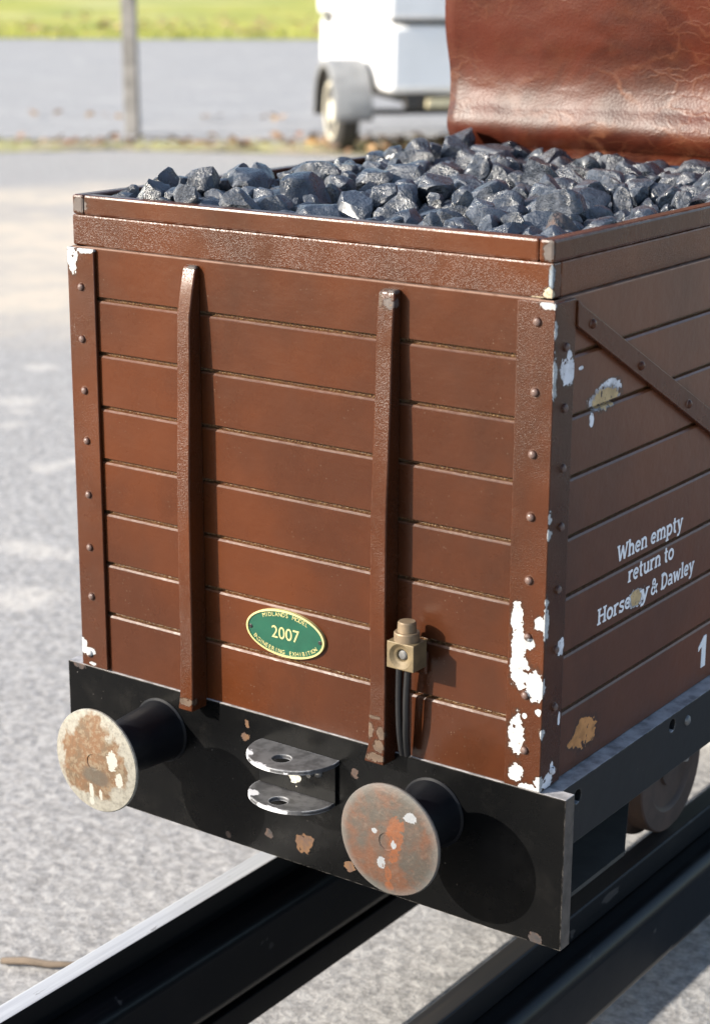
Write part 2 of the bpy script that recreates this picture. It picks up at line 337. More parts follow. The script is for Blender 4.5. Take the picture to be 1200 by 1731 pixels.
def buffer_face(name, c, r, ring, seed):
    """rust, bare steel and old paint on a domed disc; c = centre in x,z"""
    M = Mat(name)
    off = M.vmath('ADD', M.tc, Vector((seed, seed*.7, -seed)))
    d = M.vmath('LENGTH', M.vmath('DIVIDE', M.vmath('SUBTRACT', M.tc, Vector((c[0], 0, c[1]))), Vector((r, 1e3, r))), (0,0,0))
    n1 = M.noise(38, 5, .62, off, .3); n2 = M.noise(95, 5, .65, off, .4); n3 = M.noise(300, 4, .7, off)
    if ring:   # cream paint left round the rim, tan rust in the middle
        col = M.mix(M.ramp(n2, .36, .66), (.125,.064,.030), (.085,.058,.034))
        col = M.mix(M.ramp(n3, .52, .72, 0, .6), col, (.10,.062,.036))
        k = M.math('ADD', d, M.math('MULTIPLY', M.math('SUBTRACT', n1, .5), 1.5))
        col = M.mix(M.ramp(n3, .46, .62, 0, .5), col, (.20,.165,.115))
        col = M.mix(M.ramp(k, .72, .84, 0, .93), col, M.mix(M.ramp(n3, .4, .7), (.24,.232,.20), (.145,.138,.118)))
        ctr = M.math('ADD', M.vmath('LENGTH', M.vmath('DIVIDE', M.vmath('SUBTRACT', M.tc, Vector((c[0]+.001, 0, c[1]-.009))), Vector((.013, 1e3, .007))), (0,0,0)), M.math('MULTIPLY', M.math('SUBTRACT', n2, .5), 1.4))
        col = M.mix(M.ramp(ctr, 1.0, .6, 0, .75), col, (.06,.053,.042))
        ww = M.chips([(c[0]-.003, -.06, c[1]-.019, .0018, .05, .0055), (c[0]-.0035, -.06, c[1]-.027, .002, .05, .003), (c[0]+.0045, -.06, c[1]-.021, .0013, .05, .004), (c[0]+.015, -.06, c[1]+.004, .0042, .05, .0065), (c[0]+.020, -.06, c[1]-.007, .003, .05, .005)], .6, 200)
        col = M.mix(ww, col, (.30,.295,.265))
    else:
        col = M.mix(M.ramp(n1, .40, .60), (.092,.040,.022), (.050,.043,.036))
        col = M.mix(M.ramp(n2, .50, .72, 0, .8), col, (.042,.034,.027))
        col = M.mix(M.ramp(n3, .50, .75, 0, .55), col, (.115,.085,.066))
        rs = M.chips([(c[0]+.006, -.04, c[1]+.003, .006, .05, .013), (c[0]+.0005, -.04, c[1]-.020, .0022, .05, .004), (c[0]+.001, -.04, c[1]-.028, .0035, .05, .003)], .8, 110)
        col = M.mix(M.math('MULTIPLY', rs, M.ramp(n3, .3, .6, .35, .85)), col, (.15,.048,.016))
        ww = M.chips([(c[0]+.015, -.04, c[1]+.0175, .004, .05, .0028), (c[0]+.0045, -.04, c[1]-.001, .0022, .05, .0026), (c[0]-.0085, -.04, c[1]+.0045, .002, .05, .0016), (c[0]-.004, -.04, c[1]-.0145, .003, .05, .004)], .6, 260)
        col = M.mix(ww, col, (.20,.21,.225))
        gl = M.ramp(d, .80, 1.0)
        col = M.mix(M.math('MULTIPLY', gl, .6), col, (.11,.11,.104))
    M.set(Base_Color=col, Roughness=M.fmix(n2, .38, .62), Metallic=.15, Normal=M.bump(M.math('ADD', n2, M.math('MULTIPLY', n3, .9)), .45, .0006))
    return M.m

# ------------------------------------------------------------------ the wagon
ZB = -.2744                       # underside of the body, top of the headstock
P8 = .0337
YL = .70                          # length of the body
XL = -.3405
WG = empty('coal_wagon', (-.17, .35, -.435))
tag(WG, 'brown planked miniature railway coal wagon with black ends and rusty buffers', 'wagon')

def plank_profile(sgn, face, depth, back):
    """points (offset, z) of the outer face from top to bottom with a rebated groove under each plank"""
    pts = [(face, -.0022)]
    for k in range(1, 8):
        z = -k*P8
        pts += [(face, z+.0019), (face+sgn*depth, z+.0017), (face+sgn*depth, z-.0003), (face+sgn*.0008, z-.0009), (face, z-.0021)]
    pts += [(face, ZB), (back, ZB), (back, -.0022)]
    return pts
bm = bmesh.new(); prism(bm, plank_profile(1, .0025, .0030, .0115), 'x', -.3375, -.0026); obj('end_panel', bm, MATS['end_planks'], WG)
bm = bmesh.new(); prism(bm, plank_profile(-1, -.0025, .0030, -.0115), 'y', .0026, YL); obj('side_panel', bm, MATS['side_planks'], WG)
bm = bmesh.new(); prism(bm, plank_profile(1, XL+.0025, .0030, XL+.0115), 'y', .0026, YL); obj('side_panel', bm, paint('brown_far_side', base=(.094,.0285,.0108), base2=(.066,.0215,.0102), rough=.33), WG)
bm = bmesh.new(); box(bm, XL+.0116, -.0116, YL-.010, YL, ZB, -.0022); obj('end_panel', bm, MATS['brace'], WG)
bm = bmesh.new(); box(bm, XL+.0116, -.0116, .0116, YL-.0101, ZB, ZB+.008); obj('floor', bm, MATS['stock'], WG)

# angle iron corner strips with their rivets
def strip(side):
    bm = bmesh.new()
    if side > 0:
        prism(bm, [(-.0228, 0), (0, 0), (0, .0222), (-.0025, .0222), (-.0025, .0025), (-.0228, .0025)], 'z', ZB+.0004, -.0030)
        for x, z in riv_endR: dome(bm, (x, 0, z), (0, -1, 0), .0026, .0021)
        for y, z in riv_side: dome(bm, (0, y, z), (1, 0, 0), .0026, .0021)
    else:
        prism(bm, [(XL, 0), (-.3188, 0), (-.3188, .0025), (XL+.0025, .0025), (XL+.0025, .0222), (XL, .0222)], 'z', ZB+.0004, -.0030)
        for x, z in riv_endL: dome(bm, (x, 0, z), (0, -1, 0), .0026, .0021)
    return obj('corner_strip', bm, MATS['strip'], WG, bevel=.0006, smooth=True)
strip(1); strip(-1)

# rim: lower board and cap; the side boards run through to the end
RL = XL+.0008
bm = bmesh.new(); box(bm, RL, -.0050, .0050, .0138, -.0021, .0164); obj('rim_board', bm, MATS['rim_low'], WG, bevel=.0010)
bm = bmesh.new(); box(bm, -.0138, -.0050, .01385, YL, -.0021, .0164); obj('rim_board', bm, MATS['rim_side'], WG, bevel=.0010)
bm = bmesh.new(); box(bm, RL, RL+.009, .01385, YL, -.0021, .0164); obj('rim_board', bm, MATS['rim_side'], WG, bevel=.0010)
bm = bmesh.new(); box(bm, RL+.0092, -.0142, .0054, .0142, .01645, .0284); obj('rim_cap', bm, MATS['rim'], WG, bevel=.0014)
bm = bmesh.new(); box(bm, -.0140, -.0050, .0052, YL, .01645, .0284); obj('rim_cap', bm, MATS['rim'], WG, bevel=.0016)
bm = bmesh.new(); box(bm, RL, RL+.009, .0052, YL, .01645, .0284); obj('rim_cap', bm, MATS['rim'], WG, bevel=.0016)

# tapering T-section ribs on the end
def rib(x0, x1, d, foot):
    bm = bmesh.new()
    zs = [-.0055, -.0075, -.020, -.035, -.065, -.095, -.13, -.19, -.235, -.270, -.2795]
    rows = []
    for i, z in enumerate(zs):
        y = -d(z)
        w = .0004*math.sin(i*1.7)
        f = foot if i >= len(zs)-1 else (foot*.35 if i == len(zs)-2 else 0)
        ins = .0012 if i == 0 else 0
        rows.append([bm.verts.new((x0+w-f+ins, y+ins, z)), bm.verts.new((x1+w-ins, y+ins, z)), bm.verts.new((x1, .0024, z)), bm.verts.new((x0, .0024, z))])
    for a, b in zip(rows, rows[1:]):
        for k in range(4): bm.faces.new([a[k], b[k], b[(k+1) % 4], a[(k+1) % 4]])
    bm.faces.new(rows[0]); bm.faces.new(rows[-1][::-1])
    obj('rib', bm, MATS['rib'], WG, bevel=.0008, smooth=True, angle=50)
lin = lambda z, A, B: [b0+(b1-b0)*(z-a0)/(a1-a0) for a0, a1, b0, b1 in zip(A, A[1:], B, B[1:]) if a0 >= z >= a1][0]
Z1 = [0, -.0067, -.0332, -.0987, -.1274, -.1963, -.30]
rib(-.2473, -.2376, lambda z: lin(z, Z1, [.0012, .0017, .0072, .0100, .0106, .0113, .0124]), .0014)
rib(-.1072, -.0965, lambda z: lin(z, Z1, [.0040, .0044, .0055, .0090, .0097, .0100, .0100]), .0030)

# diagonal brace on the side, riveted
def brace():
    bm = bmesh.new()
    y0, y1 = .0224, .47
    zt = lambda y: -.0055-.522*(y-.0236); zl = lambda y: -.0182-.530*(y-.0233)
    pts = [(y0, -.0042), (y0+.006, zt(y0+.006)), (y1, zt(y1)), (y1, zl(y1)), (y0, zl(y0))]
    prism(bm, pts, 'x', -.0024, .0012)
    for y, z in riv_brace+[(.225, -.119), (.30, -.158), (.38, -.2)]: dome(bm, (.0012, y, z), (1, 0, 0), .0027, .0021)
    obj('brace', bm, MATS['brace'], WG, bevel=.0004, smooth=True)
brace()

# headstock, solebars, underframe
bm = bmesh.new(); box(bm, -.3545, .0160, .0011, .0113, -.3664, ZB-.0002); obj('buffer_beam', bm, MATS['beam'], WG, bevel=.0005)
ob = bpy.data.objects['buffer_beam']; ob.data.materials.append(plain('bare_beam_end', (.085,.070,.060), .5, .2, .5, 120)); ob.data.materials.append(MATS['sole_top'])
for p in ob.data.polygons: p.material_index = 1 if p.normal.x > .9 else (2 if p.normal.z > .9 else 0)
def solebar(x0, x1, holes):
    bm = bmesh.new(); box(bm, x0, x1, .0115, YL-.004, -.3128, ZB-.0006)
    o = obj('solebar', bm, MATS['sole'], WG)
    if holes:
        cb = bmesh.new()
        for y, z, r in holes: lathe(cb, [(r, -.004), (r, .03)], (x1+.006, y, z), (-1, 0, 0), 24)
        cut(o, cb)
        o.data.materials.clear(); o.data.materials.append(MATS['sole']); o.data.materials.append(MATS['sole_top'])
        for p in o.data.polygons:
            if p.normal.z > .9: p.material_index = 1
    b = o.modifiers.new('edge', 'BEVEL'); b.width = .0006; b.segments = 2; b.limit_method = 'ANGLE'
solebar(-.012, .0080, [(.0296, -.2849, .0042), (.1480, -.2820, .0042)])
solebar(XL-.008, XL+.012, None)
bm = bmesh.new(); prism(bm, [(XL+.014, .050), (-.030, .050), (-.030, .168), (-.0745, .262), (-.0925, .262), (-.0925, .372), (-.030, .372), (-.030, .495), (XL+.014, .495)], 'z', -.3880, -.3850); box(bm, -.12, -.11, .055, .255, -.3849, -.3129); obj('added_shade_tray', bm, plain('dark_shade_tray', (.036,.034,.031), .8), WG)  # added tray that shades and hides the ground below, no known wagon part
bm = bmesh.new(); box(bm, -.3545, .0160, YL-.0035, YL+.007, -.3664, ZB-.0002); obj('buffer_beam', bm, MATS['stock'], WG, bevel=.0005)
for k in (0, 1):
    bm = bmesh.new()
    if k: lathe(bm, [(.0035, 0), (.0035, .006), (.0026, .0066)], (.0006, .1830, -.3126), (0, 0, -1), 6)
    else: dome(bm, (.0080, .1685, -.2855), (1, 0, 0), .0035, .002)
    obj('bolt', bm, MATS['steel'], WG, smooth=True)

# buffers (the right one is pushed in a little)
def buffer(x, z, y, mat):
    L = -y
    bm = bmesh.new()
    lathe(bm, [(.0212, -.0012), (.0212, .0006), (.0200, .0016), (.0193, .004), (.0178, L*.45), (.0158, L-.014), (.0148, L-.0125), (.0118, L-.0120), (.0112, L-.003)], (x, .0011, z), (0, -1, 0), 48)
    st = obj('buffer', bm, MATS['stock'], WG, smooth=True, angle=30)
    bm = bmesh.new()
    R = .0330
    lathe(bm, [(.010, -.0045), (.026, -.0030), (R-.0008, -.0022), (R, -.0016), (R, -.0004), (R-.0006, .0003), (R*.8, .0012), (R*.5, .0021), (R*.22, .0025), (.0052, .0026), (.0048, .0021), (0, .0021)], (x, y, z), (0, -1, 0), 64)
    obj('buffer_head', bm, mat, st, smooth=True, angle=40)
buffer(-.2750, -.3044, -.0594, buffer_face('cream_rust_buffer', (-.2750, -.3044), .033, True, 3.7))
buffer(-.0699, -.3051, -.0432, buffer_face('grey_rust_buffer', (-.0699, -.3051), .033, False, 8.1))

# coupling bracket: two lugs with pin holes and a back plate
def lug(z0, xs, seed):
    bm = bmesh.new()
    xa, xb, dep = xs
    pts = [(xa, .0012)]
    for i in range(1, 24):
        t = math.pi*i/24
        pts.append(((xa+xb)/2-(xb-xa)/2*1.03*math.cos(t)**1 if abs(math.cos(t)) < 1 else xa, .0012-dep*math.sin(t)**.8))
    pts.append((xb, .0012))
    prism(bm, pts, 'z', z0-.0028, z0)
    o = obj('coupling_lug', bm, MATS['lug'], WG)
    cb = bmesh.new(); lathe(cb, [(.0058, -.01), (.0058, .01)], ((xa+xb)/2-.0005, -.0165, z0-.001), (0, 0, 1), 28); cut(o, cb)
    b = o.modifiers.new('edge', 'BEVEL'); b.width = .0004; b.segments = 2; b.limit_method = 'ANGLE'
lg = Mat('scuffed_lug_paint')
n = lg.noise(130, 5, .65)
c = lg.mix(lg.ramp(n, .40, .62), (.072,.072,.076), (.032,.032,.035))
e = lg.math('MULTIPLY', lg.edge(.0014, .02, .10), lg.ramp(lg.noise(60, 3), .38, .50))
c = lg.mix(e, c, (.42,.43,.45))
c = lg.mix(lg.chips([(-.189,-.022,-.2912,.008,.006,.0026), (-.172,-.031,-.2915,.010,.004,.0022), (-.150,-.032,-.2915,.006,.003,.0018), (-.190,-.018,-.3195,.008,.006,.0026), (-.164,-.027,-.3195,.012,.004,.0022)], .5, 200), c, (.50,.50,.52))
lg.set(Base_Color=c, Roughness=.5, Normal=lg.bump(n, .3, .0005)); MATS['lug'] = lg.m
lug(-.2898, (-.1940, -.1358, .0330), 1); lug(-.3178, (-.1955, -.1392, .0280), 2)
bm = bmesh.new(); box(bm, -.1945, -.1372, -.0012, .0010, -.3176, -.2928); ob = obj('coupling_plate', bm, black('black_coupling_plate', [([(-.1672, -.001, -.304, .005, .01, .0095), (-.1560, -.001, -.2965, .0022, .01, .003)], (.46,.455,.40), .6, .5)]), WG, bevel=.0004)
bm = bmesh.new(); dome(bm, (-.1500, -.0012, -.3005), (0, -1, 0), .0034, .0024); lathe(bm, [(.0018, 0), (.0018, .005)], (-.1535, -.0012, -.3015), (0, -1, 0), 8); obj('coupling_bolt', bm, MATS['steel'], WG, smooth=True)

# wheels on axles
def wheelset(y):
    for x, s in ((-.0660, -1), (-.2755, 1)):
        bm = bmesh.new()
        a = Vector((-s, 0, 0))    # outwards
        R = .0470
        lathe(bm, [(0, -.001), (.012, -.001), (.013, -.003), (.024, -.0035), (.029, -.003), (.031, -.0006), (.032, 0), (R-.001, 0), (R, -.001), (R+.0006, -.0155), (R+.0020, -.0165), (R+.0060, -.0185), (R+.0065, -.0205), (R+.0055, -.0225), (.012, -.0225), (0, -.0225)], (x, y, -.3876), a, 56, cap=False)
        w = obj('wheel', bm, MATS['wheel'], WG, smooth=True, angle=30)
    bm = bmesh.new(); lathe(bm, [(.0075, 0), (.0075, .165)], (-.0885, y, -.3876), (-1, 0, 0), 20); obj('axle', bm, MATS['stock'], WG, smooth=True)
    for x in (-.108, -.2335):
        bm = bmesh.new(); box(bm, x-.008, x+.008, y-.016, y+.016, -.3985, -.3128); obj('axle_box', bm, MATS['stock'], WG, bevel=.002)
wheelset(.310); wheelset(.555)

# brass lamp socket with its two cables, standing off the planks
def socket():
    x0, x1, y0, y1, z0, z1 = -.0906, -.0726, -.0170, -.0035, -.2150, -.1992
    bm = bmesh.new(); box(bm, x0, x1, y0, y1, z0, z1)
    b = obj('lamp_socket', bm, MATS['brass'], WG)
    cx, cz = (x0+x1)/2, (z0+z1)/2
    cb = bmesh.new(); lathe(cb, [(.0073, -.004), (.0073, 0), (.0052, .0016), (.0036, .0022), (.0030, .0042)], (cx, y0, cz), (0, 1, 0), 32); cut(b, cb)
    bb = b.modifiers.new('edge', 'BEVEL'); bb.width = .0005; bb.segments = 2; bb.limit_method = 'ANGLE'; bb.angle_limit = math.radians(50)
    bm = bmesh.new(); lathe(bm, [(.0028, -.0040), (.0028, -.0030), (.0020, -.0022), (0, -.0020)], (cx, y0, cz), (0, -1, 0), 20); obj('screw', bm, MATS['steel'], b, smooth=True)
    bm = bmesh.new(); lathe(bm, [(.0073, 0), (.0073, .0046), (.0069, .0052), (.0054, .0053), (.0052, .0106), (.0046, .0113), (0, .0115)], (cx, (y0+y1)/2, z1), (0, 0, 1), 32); obj('cap', bm, MATS['brass_light'], b, smooth=True, angle=30)
    bm = bmesh.new(); box(bm, x0+.004, x1-.002, -.0006, .0024, -.2215, -.2080); obj('bracket', bm, MATS['brace'], b, bevel=.0012)
    for dx, ph in ((-.0036, 0), (.0018, 1)):
        pts = []
        for i in range(14):
            t = i/13
            z = z0+.002-.0590*t
            pts.append((cx+dx-.0022-.0016*math.sin(t*3.0)+(-.0005 if ph == 0 else -.0028)*max(0, t-.6)/.4, -.0085+.0036*t**2*1.6+.0008*math.sin(5*t+ph), z))
        bm = bmesh.new(); tube(bm, pts, .0020, 12); obj('cable', bm, MATS['rubber'], b, smooth=True)
MATS['brass_light'] = plain('pale_brass_cap', (.20,.148,.095), .5, .4, .3, 120)
socket()

# oval green plate
def text_bm(s, size, extr=.0002):
    cd = bpy.data.curves.new('t', 'FONT'); cd.body = s; cd.size = size; cd.align_x = 'CENTER'; cd.extrude = extr; cd.resolution_u = 4
    o = bpy.data.objects.new('t', cd); COL.objects.link(o)
    dg = bpy.context.evaluated_depsgraph_get(); dg.update()
    me = bpy.data.meshes.new_from_object(o.evaluated_get(dg))
    w = o.dimensions.x
    bpy.data.objects.remove(o); bpy.data.curves.remove(cd)
    return me, w
def add_text(bm, me, M):
    n0 = len(bm.verts); bm.from_mesh(me); bm.verts.ensure_lookup_table()
    for v in bm.verts[n0:]: v.co = M @ v.co
    bpy.data.meshes.remove(me)
UP = Matrix(((1,0,0,0),(0,0,-1,0),(0,1,0,0),(0,0,0,1)))     # text plane -> facing -Y
def plate():
    cx, cz, a, b = -.1757, -.2188, .0290, .0146
    el = lambda k: [(cx+(a-k)*math.cos(2*math.pi*i/72), cz+(b-k)*math.sin(2*math.pi*i/72)) for i in range(72)]
    bm = bmesh.new(); prism(bm, el(.0008), 'y', .0010, .0025)
    p = obj('name_plate', bm, plain('green_enamel', (.004,.060,.034), .32, 0, .2, 80, .1), WG)
    bm = bmesh.new(); o0 = el(0); i0 = el(.0012)
    rows = [[bm.verts.new((x, .0026, z)) for x, z in o0], [bm.verts.new((x, .0005, z)) for x, z in o0], [bm.verts.new((x, .0004, z)) for x, z in i0], [bm.verts.new((x, .0012, z)) for x, z in i0]]
    for r0, r1 in zip(rows, rows[1:]):
        for i in range(72): bm.faces.new([r0[i], r0[(i+1) % 72], r1[(i+1) % 72], r1[i]])
    gold = plain('gold_lettering', (.46,.41,.18), .4, .2, .15, 60)
    obj('plate_border', bm, gold, p, smooth=True)
    bm = bmesh.new()
    me, w = text_bm('2007', .0108); add_text(bm, me, Matrix.Translation((cx+.0002, .0010, cz-.0037)) @ UP @ Matrix.Diagonal((.0205/w, 1.0, 1, 1)))
    def arc(s, a0, a1, kx, kz, size, flip):
        for i, ch in enumerate(s):
            if ch == ' ': continue
            t = math.radians(a0+(a1-a0)*i/(len(s)-1))
            x, z = kx*math.cos(t), kz*math.sin(t)
            nx, nz = math.cos(t)/kx, math.sin(t)/kz
            ang = math.atan2(nz, nx)-math.pi/2 if not flip else math.atan2(nz, nx)+math.pi/2
            me, _ = text_bm(ch, size)
            add_text(bm, me, Matrix.Translation((cx+x, .0010, cz+z)) @ UP @ Matrix.Rotation(ang, 4, 'Z') @ Matrix.Translation((0, -size*.36, 0)))
    arc('MIDLANDS MODEL', 129, 50, .0248, .0116, .0036, False)
    arc('ENGINEERING EXHIBITION', 206, 334, .0248, .0116, .0035, True)
    obj('plate_lettering', bm, gold, p)
    for sx in (-1, 1):
        bm = bmesh.new(); lathe(bm, [(.0013, -.0004), (.0013, .0003), (.0010, .0005), (0, .0005)], (cx+sx*.0258, .0010, cz-.0002), (0, -1, 0), 14); obj('plate_screw', bm, MATS['rubber'], p)
plate()

# slab serif lettering on the side: strokes laid as thin ribbons (y along the wagon, z up)
def glyphs():
    def arc(cx, cy, rx, ry, a0, a1, n=14): return [(cx+rx*math.cos(math.radians(a0+(a1-a0)*i/n)), cy+ry*math.sin(math.radians(a0+(a1-a0)*i/n))) for i in range(n+1)]
    T, S = .140, .085            # stem, serif / thin weights
    def sf(x, y, w=.15): return ([(x-w, y), (x+w, y)], S)
    X = .52
    G = {}
    b, t = S/2, .72-S/2; xt = X-S/2
    G['W'] = (1.02, [([(.10, .70), (.30, .0)], T), ([(.30, .02), (.51, .60)], S*1.2), ([(.51, .60), (.70, .02)], T), ([(.70, .0), (.92, .70)], S*1.2), sf(.11, t, .12), sf(.91, t, .11), sf(.52, t-.08, .07)])
    G['H'] = (.80, [([(.16, 0), (.16, .72)], T), ([(.64, 0), (.64, .72)], T), ([(.16, .37), (.64, .37)], S), sf(.16, b), sf(.16, t), sf(.64, b), sf(.64, t)])
    G['D'] = (.76, [([(.16, 0), (.16, .72)], T), ([(.04, b), (.34, b)]+arc(.34, .36, .31, .36-b, -90, 90)+[(.34, t), (.04, t)], S*1.35)])
    G['h'] = (.66, [([(.14, 0), (.14, .76)], T), sf(.14, b, .13), ([(.03, .76-b), (.14, .76-b)], S), (arc(.32, X-.2, .18, .17, 170, 0)+[(.50, 0)], T*.9), sf(.50, b, .13)])
    G['n'] = (.66, [([(.14, 0), (.14, X)], T), sf(.14, b, .13), ([(.03, xt), (.14, xt)], S), (arc(.32, X-.2, .18, .17, 170, 0)+[(.50, 0)], T*.9), sf(.50, b, .13)])
    G['m'] = (.98, [([(.14, 0), (.14, X)], T), sf(.14, b, .12), ([(.03, xt), (.14, xt)], S), (arc(.31, X-.19, .17, .16, 170, 0)+[(.48, 0)], T*.9), sf(.48, b, .12), (arc(.65, X-.19, .17, .16, 170, 0)+[(.82, 0)], T*.9), sf(.82, b, .12)])
    G['u'] = (.66, [([(.14, X), (.14, .2)]+arc(.31, .21, .17, .17, 180, 340), T*.9), ([(.50, X), (.50, 0)], T), ([(.50, b), (.62, b)], S), ([(.02, xt), (.14, xt)], S), ([(.39, xt), (.50, xt)], S)])
    G['r'] = (.50, [([(.15, 0), (.15, X)], T), sf(.16, b, .14), ([(.03, xt), (.15, xt)], S), (arc(.35, X-.21, .19, .17, 165, 60), T*.85)])
    G['p'] = (.66, [([(.14, -.22), (.14, X)], T), sf(.14, -.22+b, .13), ([(.02, xt), (.14, xt)], S), (arc(.34, X/2, .22, X/2-.045, 150, -150, 20), T*.9)])
    G['e'] = (.58, [([(.08, .27), (.50, .27)]+arc(.29, .26, .21, .215, 5, 315, 22), T*.82)])
    G['o'] = (.62, [(arc(.31, X/2, .225, X/2-.045, 0, 360, 26), T*.88)])
    G['s'] = (.52, [(arc(.26, .375, .15, .105, 30, 250, 12)+arc(.26, .14, .16, .11, 80, -150, 12), T*.8), ([(.42, .40), (.42, X)], S), ([(.09, .0), (.09, .14)], S)])
    G['t'] = (.44, [([(.19, .68), (.19, .16)]+arc(.30, .15, .11, .11, 180, 300), T), ([(.04, xt), (.37, xt)], S)])
    G['a'] = (.60, [(arc(.27, .36, .17, .12, 140, 0)+[(.44, .05), (.55, .04)], T*.88), (arc(.25, .15, .17, .11, 40, 320, 18), T*.72)])
    G['l'] = (.34, [([(.17, 0), (.17, .76)], T), sf(.17, b, .14), ([(.04, .76-b), (.17, .76-b)], S)])
    G['y'] = (.62, [([(.12, X), (.33, .02)], T), ([(.52, X), (.30, -.10)]+[(.22, -.19), (.08, -.19)], S*1.25), sf(.12, xt, .12), sf(.51, xt, .11)])
    G['w'] = (.88, [([(.10, X), (.26, 0)], T), ([(.26, .02), (.44, .46)], S*1.2), ([(.44, .46), (.60, .02)], T), ([(.60, 0), (.78, X)], S*1.2), sf(.10, xt, .11), sf(.78, xt, .10)])
    G['&'] = (.80, [([(.70, 0), (.22, .50)]+arc(.33, .57, .13, .12, 210, -20, 12)+[(.42, .47), (.14, .30)]+arc(.29, .185, .20, .155, 150, 345, 14)+[(.62, .36)], T*.8), sf(.62, .38, .11)])
    G[' '] = (.30, [])
    return G
GL = glyphs()
def ribbon(bm, pts, w, z, P):
    pts = [Vector(p) for p in pts]; n = len(pts); L = []; R = []
    closed = (pts[0]-pts[-1]).length < 1e-6
    for i, p in enumerate(pts):
        a = pts[i-1] if i > 0 else (pts[-2] if closed else p); c = pts[i+1] if i < n-1 else (pts[1] if closed else p)
        t = (c-a).normalized(); nn = Vector((-t.y, t.x))
        k = 1.0
        if i > 0 and i < n-1:
            t1 = (p-a).normalized(); k = 1/max(.6, abs(t1.dot(t)))
        L.append(p+nn*w/2*k); R.append(p-nn*w/2*k)
    up = [[bm.verts.new(P(q.x, q.y, zz)) for q in seq] for seq, zz in ((L, z), (R, z), (L, 0), (R, 0))]
    for i in range(n-1):
        bm.faces.new([up[0][i], up[0][i+1], up[1][i+1], up[1][i]])
        bm.faces.new([up[0][i+1], up[0][i], up[2][i], up[2][i+1]]); bm.faces.new([up[1][i], up[1][i+1], up[3][i+1], up[3][i]])
    for i in (0, n-1): bm.faces.new([up[0][i], up[1][i], up[3][i], up[2][i]])
def letters(s, ya, yb, z0, em, slope=0.0):
    wid = sum(GL[c][0] for c in s); sx = (yb-ya)/wid; x = 0; bm = bmesh.new(); k = 0
    for c in s:
        for pts, w in GL[c][1]:
            k += 1; x_ = x
            ribbon(bm, pts, w, .00022+.00001*(k % 6), lambda px, py, d: (-.0025+d, ya+(px+x_)*sx, z0+py*em+slope*((px+x_)*sx)))
        x += GL[c][0]
    return bm
LET = empty('lettering', (-.0025, .12, -.19)); attach(LET, WG, True)
EM = .0134
for s, ya, yb, z0 in (('When empty', .0850, .1690, -.1635), ('return to', .0995, .1590, -.1797), ('Horse', .0640, .1045, -.1956), ('y', .1160, .1280, -.1958), ('& Dawley', .1300, .1885, -.1958)):
    obj('painted_words', letters(s, ya, yb, z0, EM), MATS['white_paint'], LET)
bm = bmesh.new()
prism(bm, [(.2068, -.2650), (.2128, -.2650), (.2128, -.2440), (.2092, -.2440), (.2020, -.2500), (.2020, -.2528), (.2068, -.2502)], 'x', -.0030, -.0022)
obj('painted_number', bm, MATS['white_paint'], LET)

# ------------------------------------------------------------------ coal
cm = Mat('shiny_coal')
n1 = cm.noise(3.2, 4, .6); n2 = cm.noise(11, 5, .65); n3 = cm.noise(5, 4, .6, cm.scale(cm.tc, (1, 5, 1)), .5)
oi = cm.t.nodes.new('ShaderNodeObjectInfo')
base = cm.mix(cm.ramp(n1, .35, .7), (.012,.0155,.0225), (.038,.047,.065))
base = cm.mix(cm.math('MULTIPLY', cm.ramp(n2, .56, .75), .6), base, (.13,.153,.195))
base = cm.mix(cm.math('MULTIPLY', oi.outputs['Random'], .35), base, (.062,.075,.10))
cm.set(Base_Color=base, Roughness=cm.fmix(cm.ramp(n1, .3, .7), .21, .45), Specular_IOR_Level=.85, Coat_Weight=.2, Coat_Roughness=.25,
       Normal=cm.bump(cm.math('ADD', cm.math('ADD', n2, cm.math('MULTIPLY', n3, .6)), cm.math('MULTIPLY', cm.voro(2.6, vec=cm.vmath('ADD', cm.tc, cm.scale(cm.noise(4, 3, .6, None, 0, True), (.5, .5, .5)))), 1.1)), .42, .14))
COAL_M = cm.m
cb_ = Mat('brown_stained_coal'); k = cb_.noise(4, 4); cb_.set(Base_Color=cb_.mix(cb_.ramp(k, .4, .6), (.10,.07,.06), (.04,.043,.05)), Roughness=.5, Normal=cb_.bump(cb_.noise(9, 4), .5, .08))
def coal_mesh(seed):
    rng=random.Random(seed)
    bm=bmesh.new(); bmesh.ops.create_icosphere(bm,subdivisions=3,radius=1.0)
    sx,sy,sz=1.0,rng.uniform(.66,.9),rng.uniform(.5,.72)
    planes=[]
    for i in range(rng.randint(16,22)):
        n=Vector((rng.gauss(0,1),rng.gauss(0,1),rng.gauss(0,1))).normalized()
        planes.append((n,rng.uniform(.52,.86)))
    off=Vector((rng.uniform(0,50),rng.uniform(0,50),rng.uniform(0,50)))
    for v in bm.verts:
        p=v.co.copy()
        p*=1+.16*noise.noise(p*1.3+off)
        for n,d in planes:
            e=p.dot(n)-d
            if e>0: p-=n*e*.97
        rid=.022*abs(noise.noise(p*2.3+off*2))+.014*abs(noise.noise(p*5.1-off))
        p+=p.normalized()*(-rid+.014*noise.noise(p*4+off)+.02*noise.noise(p*9+off))
        v.co=Vector((p.x*sx,p.y*sy,p.z*sz))
    me=bpy.data.meshes.new('coal_lump'); bm.to_mesh(me); bm.free()
    for pl in me.polygons: pl.use_smooth=True
    me.set_sharp_from_angle(angle=math.radians(24))
    return me
NV=14

